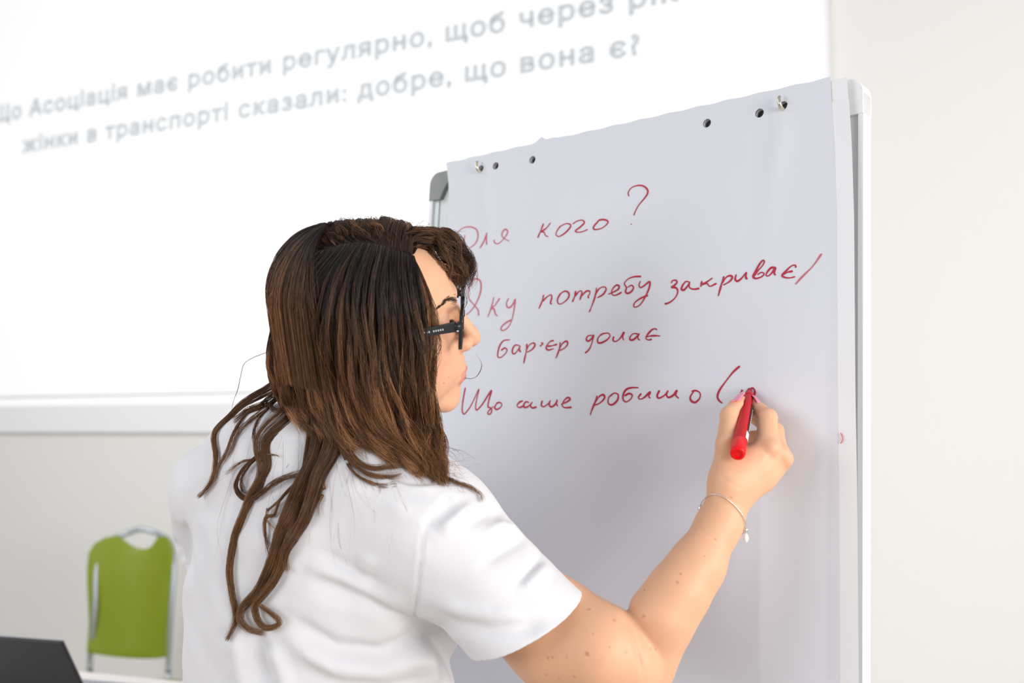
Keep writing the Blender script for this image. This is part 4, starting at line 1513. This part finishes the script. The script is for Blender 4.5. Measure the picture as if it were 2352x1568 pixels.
def surf_depth(px, py):
    fx_ = np.clip((np.asarray(px) - ZX0) / ZS - 0.5, 0, ZN[0] - 1.001); fy_ = np.clip((np.asarray(py) - ZY0) / ZS - 0.5, 0, ZN[1] - 1.001)
    i_ = fx_.astype(int); j_ = fy_.astype(int); a_ = fx_ - i_; b_ = fy_ - j_
    return (zf_[i_, j_] * (1 - a_) * (1 - b_) + zf_[i_ + 1, j_] * a_ * (1 - b_) + zf_[i_, j_ + 1] * (1 - a_) * b_ + zf_[i_ + 1, j_ + 1] * a_ * b_)




def guide3(poly, Mn, smooth=2):
    """(px, py, offset mm) rows -> Mn points lying that far off the head, neck and shirt"""
    g = spline(np.asarray(poly, float), Mn) if len(poly) > 2 else spline(np.asarray(poly, float), Mn)
    d = surf_depth(g[:, 0], g[:, 1]) - g[:, 2] * 0.001
    for _ in range(smooth):
        d = np.convolve(np.pad(d, 1, 'edge'), [0.25, 0.5, 0.25], 'valid')
    return P(g[:, 0], g[:, 1], d)




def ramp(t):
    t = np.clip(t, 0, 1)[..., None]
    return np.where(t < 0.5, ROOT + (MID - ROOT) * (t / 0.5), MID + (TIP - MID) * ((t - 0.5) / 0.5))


STR = []                                                # collected strands: points, radii, colours


def add_strands(S, r, ct, var):
    """S (N,M,3); r base radius (N,); ct (N,M) colour position; var (N,) brightness"""
    N, Mn, _ = S.shape
    t = np.linspace(0, 1, Mn)
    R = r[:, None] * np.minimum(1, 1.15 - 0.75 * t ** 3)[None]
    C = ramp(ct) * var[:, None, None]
    STR.append((S, R, C))


def noise_offsets(N, Mn, amp, freq):
    """smooth wandering of each strand, growing along it"""
    t = np.linspace(0, 1, Mn)
    out = np.zeros((N, Mn, 3))
    for k in range(3):
        ph = rng.uniform(0, 6.28, (N, 3)); f = freq * (0.6 + 0.8 * rng.random((N, 1))) * (k + 1) * 0.7
        out += (amp / (k + 1)) * np.sin(f[:, :, None] * t[None, :, None] * 6.28 + ph[:, None, :]) * (t[None, :, None] ** 0.8)
    return out


OFFK = 0.5


def sheet(guides, N, Mn=26, thick=10, amp=2.0, freq=1.0, clumps=40, clump=0.7, r=(0.24, 0.42), c0=0.0, c1=1.0, tmin=0.75, drift=0.0):
    G = np.array([guide3([(a, b, c * OFFK) for a, b, c in g], Mn) for g in guides])
    K = len(G)
    u = rng.uniform(0, K - 1 - 1e-6, N)

    t = np.linspace(0, 1, Mn)
    tt_ = np.arange(Mn)

    def at(uu, dr=None):
        un = np.broadcast_to(uu[:, None], (len(uu), Mn)) if dr is None else np.clip(uu[:, None] + dr[:, None] * t[None], 0, K - 1 - 1e-6)
        i = np.clip(np.floor(un).astype(int), 0, K - 2); f = (un - i)[..., None]
        return G[i, tt_[None]] * (1 - f) + G[i + 1, tt_[None]] * f
    cu_ = np.sort(rng.uniform(0, K - 1 - 1e-6, clumps))
    ci = np.argmin(np.abs(u[:, None] - cu_[None]), 1)
    clay = rng.random(clumps); cvar = np.exp(rng.normal(0, 0.48, clumps)); ccol = rng.normal(0, 0.10, clumps)
    cw = noise_offsets(clumps, Mn, amp * 0.0012, freq)
    t = np.linspace(0, 1, Mn)
    w_ = clump * np.clip(t * 1.6, 0, 1)[None, :, None]
    dr = rng.normal(0, drift, clumps)
    S = at(u, dr[ci]) * (1 - w_) + at(cu_, dr)[ci] * w_ + cw[ci]
    lay = 0.65 * clay[ci] + 0.35 * rng.random(N)
    S = S + (FWD * 0.001 * thick)[None, None] * (lay[:, None, None] - 0.35) * np.clip(t * 4, 0.15, 1)[None, :, None]
    S = S + noise_offsets(N, Mn, amp * 0.0006, freq * 1.6)
    # shorter strands: resample to an earlier end
    te = np.where(rng.random(N) < 0.35, rng.uniform(tmin, 1, N), 1.0)
    idx = te[:, None] * np.linspace(0, Mn - 1, Mn)[None]
    i0 = np.clip(np.floor(idx).astype(int), 0, Mn - 2); f = (idx - i0)[..., None]
    nn = np.arange(N)[:, None]
    S = S[nn, i0] * (1 - f) + S[nn, i0 + 1] * f
    ct = c0 + (c1 - c0) * (idx / (Mn - 1)) + ccol[ci][:, None]
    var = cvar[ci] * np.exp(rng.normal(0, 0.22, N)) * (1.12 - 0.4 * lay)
    add_strands(S, rng.uniform(r[0], r[1], N) * 0.001, ct, var)


def lock(poly, N, w0, w1, w2, off=6, Mn=44, c0=0.45, c1=1.0, amp=0.6, r=(0.22, 0.38), var=1.0, flat=0.5):
    """a loose lock: centre line in pixels, widths in pixels at start, middle and end"""
    g = [(a, b, off) for a, b in poly]
    if N >= 14:
        N = int(N * 2.0); r = (0.11, 0.21); w0, w1, w2, amp, flat = w0 * 0.8, w1 * 0.58, w2 * 1.2, 1.5, 0.3
    C = guide3(g, Mn, smooth=6)
    T = np.gradient(C, axis=0); T /= np.linalg.norm(T, axis=1, keepdims=True) + 1e-9
    V = nz(np.array(C[0]) - CAM)
    A = np.cross(T, V); A /= np.linalg.norm(A, axis=1, keepdims=True) + 1e-9
    t = np.linspace(0, 1, Mn)
    wd = np.interp(t, [0, 0.5, 1], [w0, w1, w2]) * 0.0005 * 0.55
    k = np.maximum(2, N // 16)
    cc = rng.uniform(-1.5, 1.5, (k, 2)); ci = rng.integers(0, k, N)
    o = cc[ci] * 0.8 + rng.normal(0, 0.16, (N, 2))
    o = np.clip(o, -1.8, 1.8)
    tw = rng.uniform(-0.5, 0.5, N)[:, None] * t[None] * 1.5
    o1 = o[:, :1] * np.cos(tw) - o[:, 1:] * np.sin(tw)
    o2 = o[:, :1] * np.sin(tw) + o[:, 1:] * np.cos(tw)
    S = C[None] + A[None] * (o1 * wd[None])[..., None] + V[None, None] * (o2 * wd[None] * flat)[..., None]
    S = S + noise_offsets(N, Mn, amp * 0.001, 1.2)
    te = np.where(rng.random(N) < 0.6, rng.uniform(0.62, 1, N), 1.0)
    idx = te[:, None] * np.linspace(0, Mn - 1, Mn)[None]
    i0 = np.clip(np.floor(idx).astype(int), 0, Mn - 2); f = (idx - i0)[..., None]
    nn = np.arange(N)[:, None]
    S = S[nn, i0] * (1 - f) + S[nn, i0 + 1] * f
    ct = c0 + (c1 - c0) * (idx / (Mn - 1)) + rng.normal(0, 0.06, N)[:, None]
    add_strands(S, rng.uniform(r[0], r[1], N) * 0.001, ct, var * np.exp(rng.normal(0, 0.25, N)))


# --- the side falling towards us, from the parting down
NEAR = [
    [(952, 588, 3), (966, 640, 5), (974, 700, 14), (980, 770, 26), (978, 840, 24), (979, 900, 14), (990, 960, 14), (1004, 1010, 18), (1002, 1060, 16), (1016, 1102, 12)],
    [(935, 578, 3), (938, 650, 7), (950, 730, 22), (962, 800, 30), (962, 860, 26), (968, 930, 16), (988, 1000, 20), (990, 1060, 18), (1008, 1098, 12)],
    [(900, 568, 3), (893, 650, 9), (898, 740, 22), (906, 820, 26), (916, 900, 20), (937, 980, 24), (962, 1040, 20), (990, 1088, 12)],
    [(860, 560, 3), (838, 640, 11), (832, 740, 16), (838, 830, 20), (852, 910, 24), (877, 980, 26), (917, 1035, 20), (966, 1082, 12)],
    [(820, 556, 3), (778, 640, 13), (766, 740, 18), (772, 840, 22), (788, 920, 26), (812, 975, 26), (840, 1015, 18), (870, 1040, 12)],
    [(780, 562, 3), (722, 650, 13), (706, 750, 18), (706, 850, 22), (722, 920, 26), (747, 965, 26), (768, 995, 20), (782, 1020, 12)],
    [(742, 574, 3), (678, 670, 12), (656, 770, 16), (655, 860, 18), (670, 910, 20), (698, 950, 20), (718, 975, 16), (730, 995, 10)],
    [(705, 592, 3), (647, 690, 6), (630, 780, 8), (628, 850, 8), (642, 900, 10), (660, 925, 12), (672, 945, 10), (680, 960, 8)],
]
sheet(NEAR, 15500, Mn=28, thick=14, amp=5.0, freq=1.3, clumps=230, clump=0.52, c0=-0.24, c1=0.96, r=(0.13, 0.27), drift=0.30)
# unruly single hairs over the side
sheet(NEAR[1:-1], 300, Mn=28, thick=22, amp=8.0, freq=1.0, clumps=200, clump=0.2, c0=0.1, c1=1.0, r=(0.08, 0.16), drift=0.8)
# thin strands lying over the temple and the cheek
sheet([[(950, 590, 2), (976, 655, 3), (992, 720, 18), (994, 790, 26), (985, 850, 18), (981, 900, 9), (988, 960, 12)],
       [(946, 584, 2), (962, 650, 4), (976, 720, 20), (984, 790, 28), (984, 850, 20), (984, 920, 9), (994, 1000, 14)]], 330, thick=5, amp=5.0, clumps=40, clump=0.6, c0=0.3, c1=0.9, r=(0.13, 0.24), drift=0.5)
# --- back of the head
sheet([[(705, 590, 4), (650, 680, 6), (624, 780, 6), (618, 850, 6), (630, 900, 8), (655, 935, 6)],
       [(760, 560, 4), (690, 610, 8), (645, 700, 8), (632, 800, 8), (640, 880, 10), (668, 930, 8)]], 1600, thick=14, amp=2.5, clumps=40, c0=0.0, c1=0.7)


# --- far side: over the crown and down the other side, built round the skull
_rt = hl_(np.array([guide3([g[0], g[1]], 4, 0)[0] for g in NEAR]))
_o = np.argsort(_rt[:, 0])
PART_X = _rt[_o, 0]; PART_PHI = np.arctan2(_rt[_o, 1], _rt[_o, 2] - 37)


def arc_strands(N, Mn, xs, phi0, phi1, lift, drift, c0, c1, x_amp=4):
    x0 = rng.uniform(xs[0], xs[1], N)
    t = np.linspace(0, 1, Mn)
    cls = np.sort(rng.uniform(xs[0], xs[1], max(4, N // 45)))
    cix = np.argmin(np.abs(x0[:, None] - cls[None]), 1)
    cl = cls[cix]; cph = rng.uniform(0, 6.28, len(cls))[cix]; clf = rng.uniform(0, 5, len(cls))[cix]
    x0 = x0 * 0.65 + cl * 0.35
    p0 = np.interp(x0, PART_X, PART_PHI) + rng.normal(0, 0.02, N)
    ph = p0[:, None] + (np.radians(phi1) - p0)[:, None] * t[None]
    L = lift + (clf + rng.uniform(0, 4, N))[:, None] + rng.normal(0, 1.0, N)[:, None]
    prof = np.sqrt(np.clip(1 - ((x0 + 12) / 100) ** 2, 0.15, 1))[:, None]
    X = x0[:, None] + drift * t[None] ** 1.4 * (0.7 + 0.6 * rng.random(N)[:, None]) + x_amp * np.sin(t[None] * 5 + cph[:, None]) * t[None]
    prof = np.sqrt(np.clip(1 - ((np.clip(X, -96, 82) + 12) / 104) ** 2, 0.15, 1))
    grow = np.clip(0.05 + t * 2.2, 0, 1)[None]
    Y = (75 * prof + L * grow) * np.sin(ph)
    Z = 37 + (74.5 * prof + L * grow) * np.cos(ph)
    low = np.clip(ph - np.pi / 2, 0, None) * 70
    Z = np.where(ph > np.pi / 2, 37 - low, Z); Y = np.where(ph > np.pi / 2, 73 * prof + L * grow, Y)
    S = hw_(np.stack([X, Y, Z], -1).reshape(-1, 3)).reshape(N, Mn, 3)
    S += noise_offsets(N, Mn, 0.0011, 1.5)
    ct = (c0 + (c1 - c0) * t)[None] + rng.normal(0, 0.08, N)[:, None]
    add_strands(S, rng.uniform(0.22, 0.40, N) * 0.001, ct, np.exp(rng.normal(0, 0.3, N)) * np.exp(0.3 * np.sin(cph * 3)))


arc_strands(6500, 26, (-84, PART_X.max() - 3), -27, 175, 5, -26, 0.04, 0.75)
sheet([[(949, 584, 4), (960, 564, 12), (968, 548, 18), (975, 534, 18)],
       [(925, 572, 5), (916, 550, 15), (907, 532, 18), (902, 518, 18)],
       [(880, 562, 5), (864, 542, 15), (850, 524, 18), (842, 512, 18)],
       [(830, 556, 5), (803, 538, 15), (783, 522, 18), (772, 516, 18)],
       [(780, 562, 5), (748, 550, 15), (724, 544, 18), (710, 550, 16)],
       [(735, 577, 5), (706, 580, 12), (684, 596, 14), (672, 618, 14)]], 2600, Mn=16, thick=7, amp=4.0, freq=0.9, clumps=70, clump=0.5, c0=0.02, c1=0.42, r=(0.14, 0.27), drift=0.35)
arc_strands(1300, 22, (10, PART_X.max() - 2), -24, 120, 7, 22, 0.06, 0.6)
# --- the crown falling down the back of the head
def back_strands(N, Mn):
    t = np.linspace(0, 1, Mn)
    ncl = N // 30
    ca = np.radians(np.where(rng.random(ncl) < 0.8, rng.uniform(80, 212, ncl), rng.uniform(212, 252, ncl))); ci = rng.integers(0, ncl, N)
    az = ca[ci] + rng.normal(0, 0.05, N)
    p0 = rng.uniform(1, 26, N)[:, None]
    pol = np.radians(p0 + (108 - p0) * t[None])
    L = 2.5 + rng.uniform(0, 5, ncl)[ci][:, None] + rng.uniform(0, 2.5, N)[:, None]
    azt = az[:, None] + rng.normal(0, 0.12, ncl)[ci][:, None] * t[None]
    X = -38 + (64 + L) * np.sin(pol) * np.cos(azt); Yl = 8 - (67 + L) * np.sin(pol) * np.sin(azt) * -1
    Yl = -8 + (66 + L) * np.sin(pol) * np.sin(azt)
    Z = 37 + (72 + L) * np.cos(np.minimum(pol, np.pi / 2)) - np.clip(pol - np.pi / 2, 0, None) * 260
    S = hw_(np.stack([X, Yl, Z], -1).reshape(-1, 3)).reshape(N, Mn, 3) + noise_offsets(N, Mn, 0.0014, 1.3)
    ct = (-0.08 + 0.75 * t)[None] + rng.normal(0, 0.08, N)[:, None]
    add_strands(S, rng.uniform(0.18, 0.34, N) * 0.001, ct, np.exp(rng.normal(0, 0.35, ncl))[ci] * np.exp(rng.normal(0, 0.2, N)))


back_strands(3600, 26)
# --- the wave swept forward past the forehead
sheet([[(935, 574, 6), (965, 566, 10), (988, 574, 2), (1004, 594, -8), (1018, 620, -18), (1030, 640, -28), (1036, 652, -32)],
       [(915, 566, 8), (960, 543, 22), (1010, 546, 20), (1042, 568, 4), (1056, 600, -20), (1058, 628, -34), (1052, 648, -40)],
       [(885, 560, 8), (935, 530, 20), (1000, 530, 14), (1046, 550, -2), (1070, 590, -26), (1074, 622, -40), (1067, 648, -46)]],
      1900, Mn=26, thick=26, amp=5.0, freq=1.3, clumps=44, clump=0.5, c0=0.12, c1=0.42, tmin=0.55, r=(0.16, 0.3))

# --- loose locks on the back
Z3 = lambda L: [(440 + x / 3.40870, 780 + y / 3.40870) for x, y in L]
Z4 = lambda L: [(440 + x / 3.73333, 1080 + y / 3.73333) for x, y in L]
lock(Z3([(830, 450), (800, 500), (740, 600), (620, 700), (560, 780), (550, 870), (570, 970), (545, 1100), (470, 1220), (400, 1380), (345, 1520)])
     + Z4([(330, 780), (325, 900), (345, 1060), (375, 1230), (360, 1330), (300, 1450)]), 150, 44, 15, 4, off=7, Mn=70)
lock(Z3([(540, 880), (420, 990), (362, 1080), (345, 1160), (395, 1235), (480, 1245), (580, 1175), (690, 1100), (800, 1060), (900, 1045)]), 60, 7, 16, 10, off=9, Mn=50, c0=0.35, c1=0.6)
lock(Z3([(560, 880), (450, 985), (390, 1090), (400, 1180), (470, 1230)]), 26, 6, 7, 8, off=8, c0=0.35, c1=0.55)
MAIN = Z3([(985, 560), (975, 720), (955, 860), (930, 1000), (880, 1090), (810, 1240), (745, 1400), (705, 1530)]) + \
    Z4([(725, 700), (650, 890), (565, 1050), (465, 1150), (420, 1225), (440, 1310), (520, 1370), (610, 1390)])
lock(MAIN, 150, 34, 30, 5, off=9, Mn=70, c0=0.30)
lock(Z3([(1100, 600), (1130, 740), (1080, 900), (1000, 1050), (955, 1200), (885, 1390), (800, 1540)])
     + Z4([(800, 690), (755, 850), (680, 980), (600, 1080), (540, 1160), (560, 1270), (620, 1345), (700, 1345), (757, 1305), (700, 1240), (580, 1155)]), 150, 40, 26, 4, off=10, Mn=74, c0=0.30)
lock(Z3([(1050, 580), (1040, 760), (1000, 920), (930, 1050), (860, 1200), (780, 1380)]) + Z4([(770, 520), (740, 640), (700, 800), (640, 930), (540, 1060), (450, 1150)]), 170, 52, 34, 8, off=8, Mn=60, c0=0.25)
lock(Z3([(1120, 640), (1100, 780), (1050, 940), (990, 1080), (940, 1250), (870, 1420)]) + Z4([(880, 500), (820, 620), (800, 750), (810, 860)]), 70, 34, 20, 5, off=8, Mn=50, c0=0.3)
lock(Z3([(900, 1050), (820, 1130), (700, 1250), (650, 1370)]) + Z4([(640, 400), (630, 520), (660, 680), (690, 780)]), 30, 10, 6, 4, off=6, c0=0.5)
lock(Z3([(850, 1100), (760, 1180), (680, 1260), (600, 1330)]) + Z4([(650, 330), (640, 420), (710, 520)]), 14, 6, 4, 4, off=6, c0=0.55)
lock(Z3([(700, 330), (640, 365), (520, 430), (400, 500), (310, 585), (205, 685), (172, 770), (190, 900), (178, 1040), (130, 1150), (55, 1230)]), 90, 26, 12, 4, off=8, Mn=54, c0=0.3, c1=1.0)
lock(Z3([(720, 400), (660, 430), (560, 510), (430, 560), (330, 640)]), 70, 26, 18, 6, off=10, c0=0.25, c1=0.6)
lock(Z3([(680, 440), (560, 520), (430, 570), (330, 720), (270, 880), (200, 1000), (170, 1090), (100, 1160)]), 34, 10, 7, 5, off=6, c0=0.4, c1=1.0)
lock(Z3([(700, 430), (600, 520), (470, 620), (350, 740), (300, 860), (240, 960)]), 24, 8, 8, 6, off=6, c0=0.45, c1=0.9)
lock(Z3([(720, 425), (650, 460), (618, 515), (650, 552), (735, 545), (770, 495)]), 40, 8, 9, 8, off=12, c0=0.1, c1=0.35)
lock(Z3([(680, 430), (600, 530), (525, 620), (490, 720), (505, 820), (550, 900)]), 28, 7, 7, 9, off=8, c0=0.35, c1=0.7)
lock(Z3([(540, 900), (470, 940), (390, 960), (320, 1010), (270, 1060)]), 14, 5, 4, 4, off=6, c0=0.5)
lock(Z3([(590, 890), (650, 895), (690, 910)]), 8, 4, 4, 3, off=5, c0=0.5)
lock(Z3([(1120, 690), (1180, 860), (1270, 970), (1390, 1050), (1560, 1070), (1640, 1050)]), 46, 20, 10, 6, off=7, c0=0.35, c1=0.8)
lock(Z3([(1160, 720), (1230, 850), (1310, 950), (1420, 1000), (1560, 985), (1680, 960)]), 40, 18, 10, 8, off=6, c0=0.4, c1=0.8)
lock(Z3([(1180, 880), (1250, 1010), (1340, 1090), (1480, 1140), (1600, 1130)]), 16, 10, 5, 5, off=5, c0=0.5, c1=0.9)
lock(Z3([(1010, 1080), (1040, 1180), (990, 1300), (1000, 1380)]), 8, 6, 4, 4, off=5, c0=0.7)
lock([(985, 1060), (1010, 1088), (1045, 1105), (1080, 1118), (1105, 1135), (1108, 1150)], 26, 14, 8, 7, off=8, c0=0.4, c1=0.8)
lock([(990, 1010), (1020, 1040), (1030, 1070), (1022, 1095)], 14, 8, 8, 8, off=6, c0=0.5, c1=0.8)
# single stray hairs
lock([(640, 796), (619, 806), (581, 821), (560, 836), (553, 862), (546, 894), (537, 918), (529, 948)], 3, 2, 1, 2, off=4, amp=0.3, c0=0.1, c1=0.6)
lock([(1058, 866), (1070, 868), (1082, 869), (1096, 862), (1106, 843), (1103, 825), (1094, 812)], 4, 3, 2, 4, off=-6, amp=0.4, c0=0.2, c1=0.5, r=(0.15, 0.22))
lock([(1062, 650), (1072, 680), (1070, 705), (1058, 722)], 5, 6, 6, 8, off=-20, amp=1.0, c0=0.1, c1=0.3, r=(0.15, 0.2))
for _ in range(60):                                     # frizz over the crown
    x = rng.uniform(690, 1040)
    y0 = np.interp(x, [690, 760, 830, 950, 1040], [590, 535, 512, 530, 545])
    a = rng.uniform(-0.6, 0.6); L = rng.uniform(12, 34)
    lock([(x, y0 + 8), (x - 6 + 14 * a, y0 - L * 0.5), (x + L * a, y0 - L * rng.uniform(0.3, 0.9)), (x + L * (a + rng.uniform(-0.6, 0.6)), y0 - L * rng.uniform(0.0, 0.7))], 1, 1, 1, 1, off=-4, Mn=12, amp=0.8,
         c0=0.1, c1=0.3, r=(0.10, 0.16))
for _ in range(45):                                     # fine hairs over the back of the shirt
    x = rng.uniform(510, 900); y0 = rng.uniform(930, 1090)
    dx = (720 - x) * -0.35 + rng.uniform(-40, 40); L = rng.uniform(90, 260); cv_ = rng.uniform(-40, 40)
    lock([(x, y0), (x + dx * 0.3 + cv_ * 0.7, y0 + L * 0.3), (x + dx * 0.7 + cv_, y0 + L * 0.65), (x + dx + cv_ * 0.3, y0 + L)], 2, 3, 5, 6, off=3, Mn=20,
         amp=0.8, c0=0.7, c1=1.0, r=(0.05, 0.085))
for _ in range(34):                                     # wisps at the shoulder and the far temple
    x = rng.uniform(1005, 1050); y0 = rng.uniform(1020, 1110)
    lock([(x, y0), (x + rng.uniform(5, 30), y0 + rng.uniform(0, 30)), (x + rng.uniform(20, 70), y0 + rng.uniform(10, 50))], 1, 1, 1, 1, off=4, Mn=12, amp=2, c0=0.4, c1=0.8, r=(0.08, 0.13))
for _ in range(40):
    x = rng.uniform(1045, 1072); y0 = rng.uniform(590, 650)
    lock([(x, y0), (x + rng.uniform(0, 16), y0 + rng.uniform(10, 30)), (x + rng.uniform(-14, 14), y0 + rng.uniform(30, 65))], 1, 1, 1, 1, off=-16, Mn=12, amp=2, c0=0.1, c1=0.3, r=(0.10, 0.16))

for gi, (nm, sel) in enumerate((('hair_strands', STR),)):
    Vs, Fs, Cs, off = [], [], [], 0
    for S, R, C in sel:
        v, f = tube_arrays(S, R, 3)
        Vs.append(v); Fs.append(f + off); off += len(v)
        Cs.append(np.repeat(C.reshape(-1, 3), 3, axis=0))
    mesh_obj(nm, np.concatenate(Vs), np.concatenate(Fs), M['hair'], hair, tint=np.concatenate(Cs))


# eyebrow and lashes
def hair_tuft(name, strands):
    S = np.array(strands)
    v, f = tube_arrays(S, np.tile(np.array([0.00022, 0.00022, 0.0002, 0.00018, 0.00014, 0.00006]), (len(S), 1)), 3)
    mesh_obj(name, v, f, M['hair'], woman, tint=np.tile(np.array([0.045, 0.028, 0.02]), (len(v), 1)))


for s in (-1, 1):
    B_ = []
    for i in range(150):
        u = rng.random()
        y = s * (13 + 36 * u); zz = 26.5 + 9 * math.sin(min(1, u * 1.35) * math.pi * 0.62) - 6 * max(0, u - 0.6) + rng.normal(0, 1.7 * (1.2 - u))
        o = np.array([70.0, y, zz])
        r = np.linspace(-15, 45, 240)
        k = np.argmax(head_local_sdf(np.stack([70 + r, np.full(240, y), np.full(240, zz)], -1)) > 0.3)
        p0 = np.array([70 + r[k], y, zz])
        d_ = nz(np.array([-0.25, s * 1.0, 0.45 - 0.9 * u]))
        B_.append([hw_(p0 + d_ * L + np.array([0.6, 0, 0]) * math.sin(L)) for L in np.linspace(0, 5.5, 6)])
    hair_tuft('eyebrow', B_)
    B_ = []
    for i in range(90):
        y = s * (22 + 22 * rng.random())
        p0 = np.array([86 - 0.030 * (abs(y) - 32) ** 2, y, 9.0 + rng.normal(0, 0.5)])
        B_.append([hw_(p0 + np.array([L * 0.85, s * 0.25 * L, -0.45 * L + 0.10 * L * L])) for L in np.linspace(0, 6.5, 6)])
    hair_tuft('eyelashes', B_)
